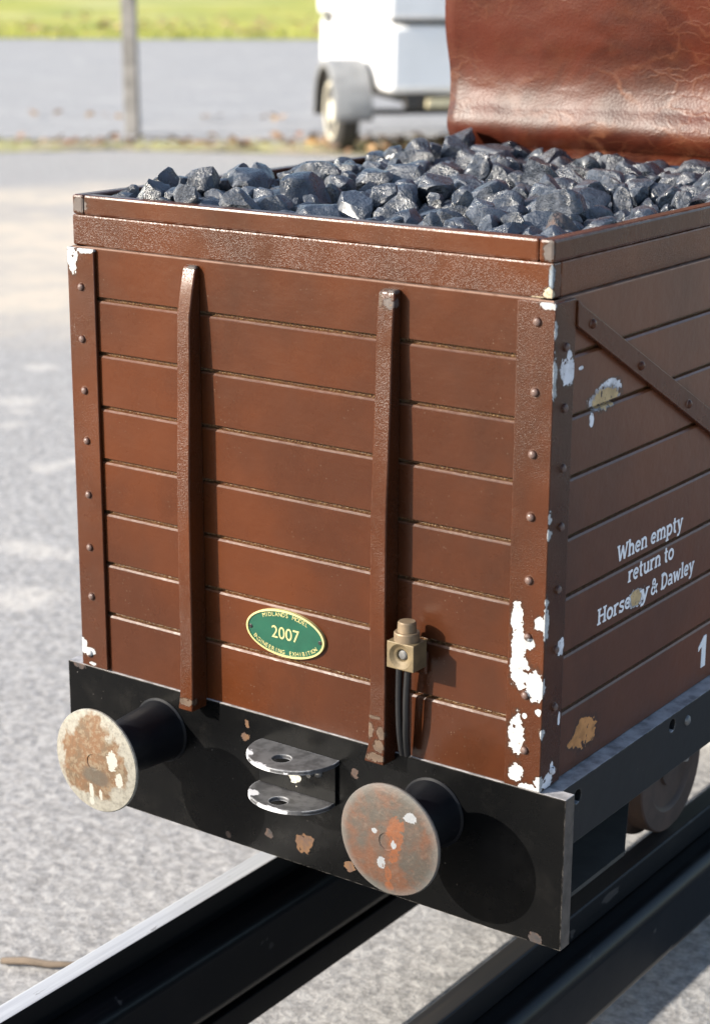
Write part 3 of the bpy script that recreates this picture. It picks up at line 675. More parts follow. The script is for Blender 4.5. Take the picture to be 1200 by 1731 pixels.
COAL = [[6,0.025,-0.2357,0.1016,0.0177,0.461,-0.561,-0.583,0.365],
[7,0.0193,-0.0755,0.1435,0.0132,0.199,-0.014,-0.615,-0.763],
[13,0.0244,-0.1996,0.1011,0.0173,0.46,-0.297,-0.686,0.479],
[12,0.0194,-0.2786,0.0996,0.0098,0.923,0.178,0.074,0.332],
[4,0.0182,-0.1981,0.1865,0.0117,0.312,-0.272,-0.301,0.859],
[6,0.0149,-0.2967,0.0778,0.0122,0.2,0.863,0.366,0.285],
[0,0.025,-0.1632,0.2698,0.0101,0.681,-0.585,0.106,0.427],
[13,0.02,-0.2283,0.0302,0.0103,0.512,0.229,-0.8,-0.21],
[3,0.0186,-0.2189,0.2728,0.011,0.45,0.074,0.827,0.33],
[12,0.0216,-0.2693,0.1612,0.0098,0.335,0.059,-0.33,-0.881],
[4,0.025,-0.2479,0.2283,0.008,0.188,0.337,-0.851,-0.356],
[10,0.0168,-0.2553,0.2044,0.0099,0.96,0.19,-0.197,-0.059],
[2,0.0144,-0.19,0.1166,0.0157,0.494,0.312,0.49,-0.647],
[13,0.0153,-0.2175,0.0465,0.0118,0.337,-0.225,0.7,-0.588],
[2,0.0144,-0.0766,0.2166,0.0081,0.341,0.738,-0.157,-0.56],
[10,0.0189,-0.0919,0.1994,0.0086,0.833,-0.006,0.053,-0.551],
[11,0.0194,-0.1314,0.1628,0.0027,0.681,0.211,-0.371,0.595],
[6,0.0204,-0.1754,0.0382,0.0091,0.146,-0.42,-0.895,0.035],
[2,0.0179,-0.2884,0.0214,0.0056,0.704,0.474,-0.415,0.327],
[4,0.0166,-0.1441,0.1751,0.0156,0.784,-0.008,0.401,-0.474],
[10,0.0201,-0.2863,0.3538,0.0128,0.687,-0.609,-0.266,0.293],
[0,0.0211,-0.2958,0.3076,0.0083,0.766,-0.607,-0.201,-0.066],
[13,0.0128,-0.2604,0.018,0.0116,0.031,-0.472,0.167,0.865],
[5,0.0162,-0.1137,0.1108,0.0101,0.371,-0.815,0.421,0.142],
[9,0.0234,-0.1037,0.3759,0.0111,0.096,0.949,0.273,0.125],
[8,0.0171,-0.0438,0.0873,0.0049,0.215,0.464,-0.85,0.126],
[9,0.0209,-0.1782,0.1165,0.0047,0.006,-0.904,0.237,-0.356],
[3,0.0168,-0.2483,0.1546,0.0079,0.141,-0.016,0.157,0.977],
[13,0.0203,-0.1313,0.2921,0.0129,0.194,-0.24,-0.739,0.599],
[6,0.0179,-0.0728,0.11,0.0007,0.276,-0.168,0.564,-0.76],
[6,0.0214,-0.1564,0.3609,0.01,0.234,-0.437,-0.463,-0.735],
[1,0.0136,-0.1405,0.1319,0.0108,0.594,-0.061,-0.754,-0.274],
[7,0.0238,-0.2415,0.2654,0.0054,0.48,0.04,0.162,-0.861],
[9,0.0235,-0.1487,0.0823,0.01,0.252,-0.623,-0.74,0.025],
[5,0.0217,-0.0751,0.075,0.002,0.215,0.824,0.519,0.081],
[1,0.0147,-0.3184,0.0673,0.0078,0.247,0.671,-0.559,-0.421],
[13,0.025,-0.2855,0.3993,0.0075,0.09,0.137,-0.823,-0.545],
[13,0.0125,-0.0419,0.2272,0.0106,0.08,-0.826,0.198,-0.522],
[5,0.021,-0.1981,0.2869,0.0053,0.339,-0.487,0.307,-0.744],
[10,0.0205,-0.1777,0.3533,0.0094,0.345,0.841,-0.416,0.038],
[7,0.0231,-0.2066,0.1638,0.0088,0.197,0.585,0.727,0.302],
[10,0.0178,-0.2533,0.322,0.0148,0.172,-0.93,-0.253,0.204],
[7,0.0138,-0.0576,0.2427,0.0092,0.465,0.401,-0.495,-0.615],
[6,0.0105,-0.0766,0.2357,0.0104,0.326,-0.516,-0.008,0.792],
[13,0.0205,-0.1284,0.3555,0.0105,0.602,-0.639,-0.005,0.479],
[3,0.0116,-0.089,0.0786,0.006,0.806,0.392,-0.134,-0.423],
[3,0.0224,-0.3006,0.3262,0.0048,0.628,0.565,0.492,-0.21],
[7,0.012,-0.0608,0.1587,0.0059,0.052,0.276,-0.854,-0.437],
[9,0.0208,-0.0667,0.2562,0.0031,0.461,-0.677,0.25,0.516],
[12,0.0129,-0.0761,0.3103,0.0143,0.441,0.343,-0.641,-0.526],
[11,0.0248,-0.1557,0.2999,0.0028,0.31,-0.517,-0.788,-0.122],
[4,0.0185,-0.3189,0.4148,0.0136,0.477,-0.468,-0.462,0.583],
[2,0.0188,-0.2205,0.3771,0.0087,0.287,0.51,-0.591,-0.555],
[6,0.0225,-0.0309,0.167,0.0076,0.248,-0.412,-0.766,0.426],
[1,0.0092,-0.079,0.0873,0.0101,0.03,-0.231,0.817,0.527],
[0,0.0155,-0.1311,0.212,0.0117,0.695,0.686,-0.185,-0.107],
[10,0.015,-0.1059,0.0492,0.0073,0.512,0.36,-0.747,-0.226],
[7,0.0133,-0.1256,0.3225,0.0169,0.07,-0.501,0.414,-0.757],
[13,0.0171,-0.0873,0.2506,0.0129,0.149,0.345,0.559,-0.74],
[3,0.0148,-0.0585,0.2927,0.0139,0.4,0.374,0.808,0.219],
[6,0.0168,-0.0206,0.0811,0.0065,0.365,-0.5,0.694,-0.368],
[5,0.025,-0.1107,0.232,0.0059,0.819,0.261,-0.444,-0.251],
[4,0.0099,-0.1833,0.1682,0.0077,0.191,0.175,0.346,0.902],
[10,0.0154,-0.1307,0.1056,0.004,0.487,0.194,0.215,0.824],
[13,0.0188,-0.0404,0.2682,0.0085,0.403,0.739,0.328,0.428],
[8,0.0191,-0.0347,0.0606,0.0013,0.409,-0.041,-0.779,0.474],
[2,0.0137,-0.2346,0.1303,0.0051,0.298,0.689,0.575,-0.324],
[9,0.0158,-0.096,0.098,0.006,0.124,-0.173,0.315,-0.925],
[13,0.0142,-0.173,0.0989,0.0026,0.632,-0.274,-0.1,-0.718],
[9,0.0173,-0.0914,0.3139,0.0105,0.15,0.843,0.431,0.283],
[4,0.0118,-0.1837,0.2754,0.0109,0.623,0.712,0.321,0.039],
[11,0.0151,-0.2676,0.4232,0.0048,0.753,-0.208,-0.603,-0.162],
[4,0.018,-0.1349,0.2278,0.0068,0.558,-0.091,-0.757,0.326],
[13,0.0122,-0.1852,0.2105,0.012,0.117,-0.055,-0.7,-0.702],
[12,0.0156,-0.2203,0.3014,0.0153,0.275,-0.872,-0.194,-0.355],
[1,0.014,-0.3224,0.308,0.0096,0.038,-0.668,0.738,0.09],
[6,0.0181,-0.3189,0.1672,0.0018,0.045,-0.796,-0.304,0.522],
[9,0.0112,-0.2372,0.0621,0.0109,0.069,0.028,-0.363,0.929],
[7,0.0158,-0.3053,0.3469,0.0152,0.41,-0.1,0.56,-0.713],
[11,0.0121,-0.2841,0.2127,0.0128,0.278,0.008,-0.929,-0.245],
[11,0.0125,-0.3151,0.3135,0.0173,0.968,0.122,-0.008,0.221],
[5,0.0114,-0.1069,0.1378,0.0057,0.304,0.446,-0.407,-0.737],
[0,0.0144,-0.1114,0.0819,0.0047,0.006,0.973,-0.154,-0.17],
[0,0.012,-0.1093,0.2677,0.0137,0.348,0.077,-0.909,0.215],
[11,0.0185,-0.2028,0.3698,0.0045,0.522,-0.339,0.551,-0.556],
[4,0.0208,-0.1366,0.2462,0.0017,0.302,-0.946,0.091,0.073],
[8,0.0166,-0.2795,0.2412,0.0093,0.112,-0.066,-0.805,0.578],
[7,0.0153,-0.1992,0.2265,0.0109,0.798,0.13,-0.149,-0.569],
[2,0.0212,-0.0549,0.278,0.0004,0.402,0.877,-0.115,-0.238],
[2,0.0153,-0.2779,0.0729,-0.0008,0.781,0.557,0.272,0.084],
[1,0.0216,-0.1661,0.326,0.0089,0.019,0.982,0.109,-0.15],
[9,0.0119,-0.0589,0.0764,0.0052,0.603,0.1,0.244,0.753],
[8,0.0111,-0.2183,0.09,0.0069,0.068,-0.628,0.518,-0.577],
[6,0.0115,-0.1013,0.2581,0.0074,0.304,-0.297,0.696,-0.579],
[7,0.0103,-0.0675,0.2009,0.0001,0.222,-0.696,0.514,0.45],
[10,0.0136,-0.3216,0.036,-0.0011,0.237,0.191,-0.376,-0.875],
[0,0.0211,-0.1292,0.1226,0.0006,0.718,-0.678,-0.022,0.157],
[5,0.0111,-0.2995,0.1027,0.006,0.133,-0.681,0.65,-0.31],
[3,0.0152,-0.2612,0.2662,0.0142,0.185,0.046,-0.146,0.971],
[2,0.0082,-0.146,0.2147,0.01,0.714,-0.58,0.177,0.35],
[3,0.0191,-0.2167,0.3228,0.0025,0.301,0.801,0.005,-0.517],
[7,0.0156,-0.2458,0.3986,0.007,0.792,0.382,-0.476,0.001],
[11,0.0172,-0.235,0.3375,0.0121,0.718,0.116,0.684,0.047],
[4,0.0222,-0.2766,0.1947,0.0061,0.047,0.881,-0.247,-0.402],
[11,0.0196,-0.1497,0.4027,0.0017,0.392,0.36,-0.164,0.831],
[8,0.01,-0.2759,0.0267,0.0101,0.48,0.503,-0.505,-0.511],
[6,0.0169,-0.2466,0.0245,0.0008,0.617,0.096,-0.138,0.769],
[0,0.0155,-0.2497,0.0568,0.0059,0.796,-0.132,-0.477,0.349],
[12,0.0148,-0.3149,0.0235,-0.0004,0.037,-0.066,0.995,-0.07],
[6,0.0097,-0.0652,0.1286,0.0059,0.705,-0.361,-0.088,0.604],
[11,0.0123,-0.2452,0.1871,0.0029,0.718,0.506,0.463,-0.118],
[6,0.0096,-0.1295,0.0431,0.0071,0.367,-0.465,0.719,-0.363],
[6,0.019,-0.2796,0.3368,0.0019,0.152,0.408,-0.877,-0.204],
[1,0.0168,-0.1023,0.2895,0.008,0.448,0.256,-0.732,-0.445],
[11,0.014,-0.2239,0.1959,0.0038,0.096,0.079,-0.377,0.918],
[12,0.0142,-0.3201,0.2616,0.0092,0.095,0.839,0.536,-0.026],
[5,0.0133,-0.2925,0.1666,0.0096,0.912,-0.154,-0.003,0.379],
[4,0.0154,-0.3144,0.132,0.0059,0.269,0.494,0.365,-0.742],
[3,0.0193,-0.1014,0.1488,0.0011,0.419,0.301,0.252,-0.819],
[12,0.0134,-0.1176,0.1812,0.006,0.575,0.076,-0.088,0.809],
[1,0.0201,-0.0693,0.2309,-0.0006,0.293,0.516,0.774,0.222],
[3,0.01,-0.0985,0.0732,0.0044,0.316,0.386,0.016,0.866],
[10,0.0181,-0.2006,0.3265,0.0099,0.113,-0.911,-0.392,0.065],
[0,0.0108,-0.0484,0.2226,0.0053,0.637,0.535,-0.496,-0.249],
[5,0.021,-0.1585,0.1197,-0.0009,0.031,-0.949,-0.292,-0.114],
[6,0.0102,-0.2734,0.2543,0.0114,0.524,-0.78,0.06,-0.335],
[13,0.014,-0.1073,0.3076,0.009,0.112,-0.065,0.949,0.287],
[7,0.0158,-0.1626,0.1877,0.0072,0.286,-0.27,-0.173,-0.903],
[13,0.0227,-0.1676,0.144,0.0023,0.48,0.113,-0.805,-0.332],
[6,0.0127,-0.1978,0.4098,0.0079,0.508,-0.752,-0.029,0.419],
[1,0.0183,-0.2906,0.4322,0.0056,0.754,0.505,-0.411,-0.088],
[10,0.0097,-0.2302,0.0843,0.0033,0.69,0.286,0.622,0.235],
[1,0.0123,-0.3227,0.0894,0.0011,0.007,0.665,-0.293,-0.687],
[11,0.0113,-0.1234,0.2349,0.0101,0.062,0.517,0.444,0.729],
[9,0.0233,-0.1544,0.2277,0.0031,0.07,-0.591,-0.759,-0.263],
[0,0.0226,-0.2717,0.0565,0.0052,0.018,0.101,0.236,0.966],
[0,0.0112,-0.2065,0.0623,0.0093,0.772,0.032,0.047,0.633],
[12,0.0176,-0.0563,0.1422,0.0011,0.018,-0.609,-0.789,0.081],
[4,0.0113,-0.0546,0.1127,0.0011,0.252,-0.744,-0.14,0.603],
[4,0.0123,-0.3064,0.1571,-0.0019,0.172,-0.312,0.698,-0.621],
[6,0.0155,-0.0751,0.0215,0.0025,0.109,-0.463,0.401,-0.783],
[4,0.0213,-0.3032,0.2894,0.0024,0.359,0.19,-0.835,-0.37],
[9,0.0231,-0.1201,0.1424,0.0095,0.824,-0.112,-0.004,0.555],
[13,0.0133,-0.1658,0.0796,-0.0014,0.562,-0.277,0.748,-0.221],
[7,0.0142,-0.2942,0.234,0.0069,0.444,0.308,0.621,0.568],
[6,0.0217,-0.2529,0.2973,0.0014,0.307,-0.123,0.145,0.933],
[6,0.0169,-0.1289,0.3877,0.0002,0.134,-0.131,-0.573,0.798],
[2,0.0131,-0.1123,0.3479,0.0082,0.106,-0.693,-0.501,0.507],
[0,0.0179,-0.2273,0.0544,0.0048,0.632,0.617,0.452,-0.125],
[5,0.0188,-0.1776,0.1907,-0.0017,0.094,0.533,-0.838,0.063],
[11,0.0176,-0.217,0.2191,0.0077,0.568,0.142,0.334,-0.739],
[0,0.0093,-0.2769,0.0156,0.0045,0.174,-0.278,0.529,0.783],
[0,0.0118,-0.0782,0.0954,0.0058,0.97,-0.227,0.052,-0.072],
[10,0.0115,-0.1222,0.3111,0.011,0.253,-0.004,0.964,-0.083],
[8,0.0199,-0.2239,0.15,0.0015,0.512,-0.699,-0.255,0.429],
[2,0.0146,-0.2119,0.1873,0.0002,0.054,-0.741,-0.453,-0.494],
[11,0.0142,-0.1701,0.1683,-0.0013,0.773,0.211,0.151,0.579],
[10,0.025,-0.2773,0.1247,0.0022,0.262,-0.051,-0.028,-0.963],
[6,0.0109,-0.0546,0.2182,-0.0004,0.558,-0.104,-0.724,0.392],
[13,0.0133,-0.289,0.2653,0.0065,0.886,0.342,-0.258,-0.176],
[2,0.0145,-0.2182,0.2533,0.0059,0.312,0.866,-0.374,-0.108],
[7,0.015,-0.1649,0.2545,0.0018,0.222,-0.439,-0.147,-0.858],
[4,0.0201,-0.2011,0.0376,0.001,0.692,0.091,0.249,-0.672],
[13,0.0206,-0.0308,0.1426,0.0004,0.053,0.029,0.602,0.796],
[2,0.0144,-0.0848,0.2214,-0.0022,0.31,0.804,-0.358,-0.359],
[6,0.0092,-0.0572,0.0916,0.0028,0.573,0.239,0.508,-0.597],
[3,0.0091,-0.162,0.0684,0.0014,0.313,-0.22,0.334,0.861],
[12,0.0197,-0.0405,0.0394,-0.0001,0.589,0.155,-0.025,-0.793],
[7,0.0133,-0.2896,0.1471,-0.0013,0.473,-0.177,0.079,0.859],
[6,0.0117,-0.1898,0.1698,-0.0027,0.438,0.158,0.009,0.885],
[5,0.0108,-0.0842,0.0316,0.0059,0.684,0.235,-0.63,0.283],
[6,0.0139,-0.3066,0.1942,0.0062,0.423,-0.08,-0.409,0.805],
[8,0.0099,-0.3244,0.0999,0.007,0.18,0.838,0.468,0.216],
[9,0.0119,-0.2343,0.3581,0.008,0.938,-0.211,0.243,0.131],
[5,0.0084,-0.081,0.2965,0.0066,0.784,-0.297,-0.493,0.232],
[11,0.0149,-0.2375,0.3727,0.001,0.727,-0.276,-0.556,-0.294],
[10,0.024,-0.2309,0.1728,0.0054,0.095,-0.435,-0.894,0.042],
[6,0.0174,-0.2249,0.3983,0.0035,0.069,0.447,-0.527,0.72],
[8,0.0075,-0.0356,0.0784,0.0056,0.005,-0.123,0.982,0.143],
[2,0.0144,-0.262,0.406,-0.0013,0.611,0.653,-0.202,-0.401],
[13,0.0201,-0.1926,0.2108,0.0002,0.75,-0.364,0.211,-0.511],
[0,0.0154,-0.2707,0.0269,0.0006,0.841,-0.314,-0.384,0.215],
[12,0.0243,-0.0466,0.191,0.0018,0.478,-0.033,0.135,0.867],
[7,0.0113,-0.117,0.3358,0.0065,0.229,0.679,0.163,-0.678],
[4,0.0195,-0.1752,0.2258,0.0012,0.608,-0.452,0.461,-0.463],
[5,0.0181,-0.2956,0.0809,-0.0019,0.021,-0.97,-0.212,-0.116],
[0,0.0075,-0.2998,0.1482,0.0004,0.884,-0.391,-0.207,-0.152],
[4,0.0085,-0.1794,0.2509,0.0021,0.077,0.166,-0.486,0.854],
[9,0.016,-0.2979,0.0619,-0.0006,0.042,0.021,0.223,-0.974],
[11,0.0134,-0.1606,0.0482,0.0018,0.809,0.282,-0.516,-0.01],
[5,0.0169,-0.1226,0.0676,0.0008,0.22,0.177,0.376,0.882],
[10,0.0102,-0.0708,0.0534,0.0042,0.106,-0.883,0.377,0.26],
[0,0.0134,-0.1955,0.1841,-0.0036,0.426,-0.086,0.165,-0.885],
[9,0.0128,-0.2712,0.379,0.0074,0.063,0.857,0.481,0.174],
[0,0.016,-0.1873,0.4243,0.0051,0.726,-0.508,0.215,0.41],
[5,0.0136,-0.3033,0.2658,0.0047,0.614,0.166,-0.046,0.771],
[2,0.0128,-0.272,0.2982,0.0012,0.117,-0.633,0.708,0.29],
[7,0.0124,-0.2452,0.0748,0.0098,0.507,-0.851,0.1,0.091],
[11,0.0133,-0.0392,0.2153,-0.0013,0.458,0.362,-0.222,0.781],
[13,0.0137,-0.0488,0.1553,-0.0008,0.198,0.185,0.943,0.195],
[12,0.0106,-0.1079,0.0923,-0.0023,0.406,0.56,-0.184,0.698],
[4,0.0147,-0.2496,0.3482,0.008,0.312,0.419,0.075,-0.85],
[11,0.0097,-0.321,0.2821,0.0036,0.707,0.056,0.107,-0.697],
[11,0.0161,-0.1479,0.2031,0.0014,0.725,0.288,0.25,0.573],
[6,0.0183,-0.2042,0.1177,-0.0,0.118,0.159,-0.079,-0.977],
[5,0.0176,-0.0281,0.1006,0.0021,0.893,0.445,0.006,-0.072],
[5,0.0178,-0.3202,0.3318,0.0063,0.155,-0.571,-0.268,0.76],
[3,0.0114,-0.2188,0.4319,0.0054,0.159,-0.131,0.89,0.406],
[12,0.014,-0.1901,0.3133,0.0131,0.783,-0.118,0.438,0.425],
[4,0.0161,-0.2726,0.2163,-0.0005,0.004,-0.092,-0.611,0.786],
[5,0.0075,-0.3112,0.1771,0.0034,0.972,0.121,-0.167,-0.112],
[0,0.0124,-0.2034,0.2624,0.0056,0.254,-0.026,0.262,0.931],
[7,0.0179,-0.0248,0.2489,0.0016,0.01,0.124,0.914,0.387],
[9,0.0127,-0.1546,0.1517,0.007,0.572,-0.746,0.255,-0.227],
[9,0.0176,-0.2678,0.3205,0.0031,0.1,0.541,0.273,0.789],
[7,0.0094,-0.1488,0.314,0.0122,0.49,0.722,-0.275,-0.404],
[8,0.0098,-0.277,0.2287,0.0072,0.08,0.928,0.109,-0.348],
[6,0.013,-0.087,0.3544,0.0058,0.326,-0.683,-0.537,0.372],
[3,0.0117,-0.1941,0.2413,0.0059,0.103,0.547,0.16,0.815],
[4,0.0136,-0.1552,0.0976,-0.0017,0.261,-0.84,0.475,-0.03],
[7,0.0134,-0.1565,0.0296,0.0021,0.422,-0.01,-0.857,-0.296],
[13,0.0106,-0.1181,0.0483,0.0048,0.639,-0.585,0.465,-0.183],
[3,0.025,-0.2869,0.04,0.0005,0.0,0.923,-0.356,-0.149],
[13,0.0185,-0.3041,0.1191,-0.001,0.193,0.876,0.408,0.169],
[6,0.0151,-0.0901,0.1659,0.0007,0.26,-0.343,-0.866,-0.256],
[12,0.0125,-0.0725,0.1575,-0.0016,0.675,-0.523,0.18,0.489],
[11,0.0142,-0.2379,0.2038,-0.0007,0.797,-0.247,0.545,0.08],
[3,0.0222,-0.3061,0.2161,0.0008,0.053,0.032,-0.035,0.997],
[4,0.0166,-0.0355,0.2359,-0.0006,0.965,-0.099,0.244,0.02],
[11,0.0134,-0.2023,0.2524,-0.0005,0.041,0.755,-0.649,-0.09],
[3,0.0162,-0.0876,0.2642,0.0012,0.729,0.515,-0.386,-0.234],
[5,0.0117,-0.2796,0.2862,-0.0015,0.825,-0.435,-0.194,-0.303],
[12,0.0164,-0.1315,0.3147,-0.0014,0.861,0.152,0.041,-0.484],
[13,0.0234,-0.1977,0.3435,0.0005,0.391,-0.188,-0.479,0.763],
[6,0.0119,-0.1872,0.3627,-0.0013,0.003,-0.754,-0.584,-0.3],
[11,0.025,-0.135,0.3411,0.0003,0.473,0.034,-0.117,-0.872],
[8,0.0159,-0.083,0.3243,-0.0001,0.427,-0.416,-0.533,0.6],
[9,0.0183,-0.2834,0.3688,0.0003,0.209,0.193,0.105,0.953],
[3,0.0182,-0.316,0.4206,-0.0008,0.118,-0.036,0.037,-0.992],
[7,0.0115,-0.1947,0.0206,-0.0014,0.052,-0.936,-0.206,-0.28],
[2,0.0185,-0.1371,0.0237,-0.0001,0.183,0.17,0.763,0.596],
[6,0.0104,-0.2607,0.0714,-0.0011,0.731,0.127,-0.44,0.506],
[4,0.0137,-0.2386,0.0437,-0.0013,0.302,0.069,-0.854,-0.418],
[5,0.0113,-0.2284,0.071,-0.0016,0.026,-0.658,-0.587,0.47],
[7,0.0121,-0.0916,0.0622,-0.0016,0.44,0.164,-0.746,-0.473],
[9,0.012,-0.0887,0.1099,-0.0016,0.425,-0.693,0.177,0.555],
[9,0.025,-0.0933,0.1244,0.0036,0.923,-0.323,-0.153,0.14],
[9,0.0124,-0.3212,0.2053,-0.0012,0.39,0.435,0.595,-0.552],
[11,0.0117,-0.1749,0.2022,0.0057,0.426,0.668,-0.513,0.33],
[9,0.0158,-0.1475,0.2636,-0.0009,0.858,0.074,-0.387,-0.331],
[0,0.0169,-0.1064,0.2686,-0.0011,0.561,-0.418,0.524,-0.486],
[10,0.0135,-0.0845,0.2381,-0.0009,0.544,-0.099,-0.814,-0.178],
[0,0.0133,-0.2854,0.3001,-0.0009,0.569,0.716,-0.371,-0.158],
[12,0.0152,-0.2267,0.3047,-0.0002,0.081,-0.777,0.624,-0.019],
[2,0.0164,-0.2107,0.2928,-0.001,0.372,-0.068,0.647,-0.662],
[0,0.025,-0.0629,0.3174,0.0013,0.002,-0.257,0.924,-0.283],
[6,0.0178,-0.0212,0.3326,0.0016,0.186,0.946,0.202,0.17],
[7,0.0194,-0.0275,0.3531,0.0034,0.289,-0.173,0.936,0.104],
[8,0.0201,-0.1932,0.392,0.0014,0.199,-0.404,-0.604,0.657],
[2,0.0169,-0.1739,0.3966,-0.0008,0.303,-0.082,-0.006,-0.949],
[7,0.0172,-0.277,0.4377,0.0007,0.016,-0.194,-0.013,0.981],
[7,0.0146,-0.2348,0.4354,-0.0014,0.239,0.846,-0.375,-0.295],
[9,0.0141,-0.1601,0.0184,-0.0007,0.155,0.08,-0.946,-0.275],
[4,0.0136,-0.1104,0.0223,-0.0002,0.537,-0.379,0.733,0.177],
[9,0.0139,-0.274,0.0883,0.0012,0.763,0.101,0.569,0.29],
[4,0.0119,-0.1541,0.0613,-0.0015,0.841,-0.375,-0.272,0.28],
[0,0.0156,-0.3225,0.1072,-0.0016,0.531,-0.316,0.541,-0.571],
[7,0.0202,-0.2019,0.0807,0.0003,0.284,-0.935,0.205,0.058],
[3,0.0123,-0.0212,0.1241,-0.0013,0.013,0.408,0.283,0.868],
[11,0.0119,-0.1466,0.1422,-0.0011,0.396,-0.617,0.394,-0.554],
[2,0.0169,-0.2101,0.2021,-0.0007,0.107,-0.34,-0.555,0.752],
[11,0.0237,-0.1383,0.1838,-0.0001,0.737,0.106,0.06,0.665],
[8,0.0159,-0.3219,0.2455,-0.0007,0.367,-0.571,-0.487,0.549],
[3,0.0149,-0.268,0.2483,-0.0011,0.79,-0.575,0.113,0.18],
[10,0.0135,-0.1642,0.2104,0.0034,0.05,0.409,-0.685,0.601],
[2,0.0134,-0.0979,0.2346,-0.0008,0.485,-0.628,0.575,-0.199],
[3,0.022,-0.2659,0.2681,0.0007,0.762,-0.048,-0.004,-0.646],
[6,0.013,-0.1945,0.2714,-0.0007,0.028,-0.236,-0.819,0.523],
[4,0.0162,-0.1201,0.2625,-0.0005,0.231,-0.544,0.798,-0.117],
[11,0.0143,-0.0176,0.2807,0.0004,0.62,-0.587,-0.49,0.176],
[4,0.0122,-0.2242,0.2872,-0.0009,0.774,-0.168,0.586,-0.171],
[3,0.0158,-0.0694,0.2975,0.0026,0.339,-0.352,-0.67,-0.559],
[9,0.0159,-0.038,0.3143,0.0037,0.474,0.519,0.646,-0.297],
[3,0.015,-0.2243,0.35,-0.0004,0.068,0.31,0.451,0.834],
[7,0.0129,-0.0962,0.3291,0.0024,0.007,-0.74,0.531,0.412],
[1,0.0114,-0.056,0.3328,0.0024,0.144,0.195,0.632,0.736],
[12,0.0117,-0.0467,0.368,0.0047,0.163,-0.32,-0.256,-0.897],
[9,0.0248,-0.3057,0.3804,0.0024,0.294,-0.225,-0.201,0.907],
[10,0.0194,-0.2564,0.3783,0.0,0.135,0.025,0.068,0.988],
[3,0.0198,-0.0577,0.4157,0.0001,0.096,-0.012,-0.012,0.995],
[8,0.0193,-0.1005,0.4322,0.0013,0.939,0.139,-0.142,0.282],
[13,0.0139,-0.053,0.4349,-0.0009,0.258,0.343,-0.366,-0.826],
[0,0.0132,-0.1378,0.0433,0.0006,0.424,0.125,-0.716,-0.541],
[7,0.0166,-0.3107,0.0906,0.0014,0.49,0.594,0.623,0.139],
[13,0.0149,-0.2629,0.0892,0.0025,0.724,0.124,-0.064,0.675],
[7,0.0135,-0.247,0.111,-0.0002,0.223,-0.197,-0.91,-0.289],
[9,0.0113,-0.1929,0.1289,0.0083,0.149,-0.368,-0.917,0.048],
[8,0.0145,-0.045,0.1219,-0.0005,0.31,0.448,0.808,0.223],
[5,0.0129,-0.2896,0.1586,0.0013,0.219,0.146,0.449,0.854],
[4,0.0149,-0.1878,0.1387,0.0021,0.368,0.834,-0.338,-0.233],
[0,0.0235,-0.0703,0.1776,0.001,0.275,0.172,-0.146,0.935],
[6,0.0152,-0.2984,0.1765,-0.0012,0.708,0.131,-0.006,-0.694],
[8,0.0118,-0.0307,0.2031,-0.0002,0.189,-0.251,0.643,0.698],
[8,0.0086,-0.2593,0.2521,0.0065,0.9,-0.355,0.075,-0.242],
[10,0.0123,-0.2845,0.2584,-0.0016,0.579,0.433,0.691,-0.022],
[9,0.0095,-0.0795,0.2278,0.0036,0.318,-0.422,-0.82,0.221],
[2,0.0169,-0.0293,0.2646,-0.0006,0.038,0.935,-0.204,0.289],
[3,0.0106,-0.2352,0.3194,0.0043,0.212,0.544,0.812,0.012],
[11,0.0159,-0.1183,0.2931,0.0045,0.118,-0.732,-0.616,-0.266],
[13,0.025,-0.0393,0.2963,0.0036,0.128,0.042,0.272,-0.953],
[13,0.0132,-0.3057,0.3408,-0.0003,0.771,0.369,0.482,0.191],
[5,0.0134,-0.144,0.321,0.0057,0.923,-0.188,-0.335,0.004],
[6,0.013,-0.1066,0.3388,-0.0005,0.018,0.882,0.287,0.373],
[11,0.0174,-0.0599,0.3814,0.0065,0.818,-0.34,-0.003,-0.464],
[1,0.0213,-0.0408,0.3883,-0.0013,0.985,0.125,-0.116,-0.017],
[3,0.0087,-0.1896,0.4355,0.0032,0.227,-0.205,-0.885,-0.35],
[8,0.0096,-0.099,0.0205,0.004,0.64,-0.706,0.301,-0.029],
[11,0.011,-0.0892,0.0234,0.0017,0.631,0.049,0.646,0.426],
[3,0.0122,-0.0358,0.0213,-0.0012,0.467,0.745,0.276,-0.387],
[5,0.0114,-0.2602,0.0775,0.0082,0.142,-0.172,0.948,-0.225],
[7,0.0224,-0.1889,0.0605,0.0044,0.011,-0.547,-0.7,-0.459],
[9,0.0232,-0.2226,0.1079,0.0025,0.683,0.29,-0.046,-0.669],
[13,0.0147,-0.321,0.1463,0.0008,0.063,-0.438,-0.557,-0.703],
[8,0.0087,-0.1963,0.1524,-0.0009,0.592,-0.029,0.767,-0.246],
[4,0.0095,-0.1427,0.1527,0.0015,0.265,-0.864,0.412,0.118],
[9,0.0148,-0.0182,0.1755,-0.0008,0.721,-0.165,-0.33,0.586],
[10,0.0135,-0.3072,0.2389,-0.0016,0.059,-0.061,0.082,0.993],
[8,0.0077,-0.223,0.2443,0.0015,0.534,0.014,-0.59,-0.606],
[0,0.0137,-0.2156,0.2322,0.0003,0.087,0.118,-0.914,0.378],
[11,0.0098,-0.2461,0.2802,0.0074,0.692,-0.115,-0.666,-0.252],
[6,0.0086,-0.2088,0.2457,0.005,0.558,-0.065,0.654,-0.506],
[8,0.0156,-0.177,0.2671,-0.0008,0.636,-0.615,0.421,-0.2],
[9,0.0164,-0.1383,0.2764,0.0011,0.521,-0.18,0.263,0.792],
[12,0.0136,-0.2801,0.3111,-0.0006,0.029,-0.523,-0.229,-0.82],
[0,0.0134,-0.1928,0.3072,0.0039,0.919,-0.233,0.308,0.079],
[12,0.017,-0.3052,0.3593,0.0018,0.031,0.961,-0.207,-0.179],
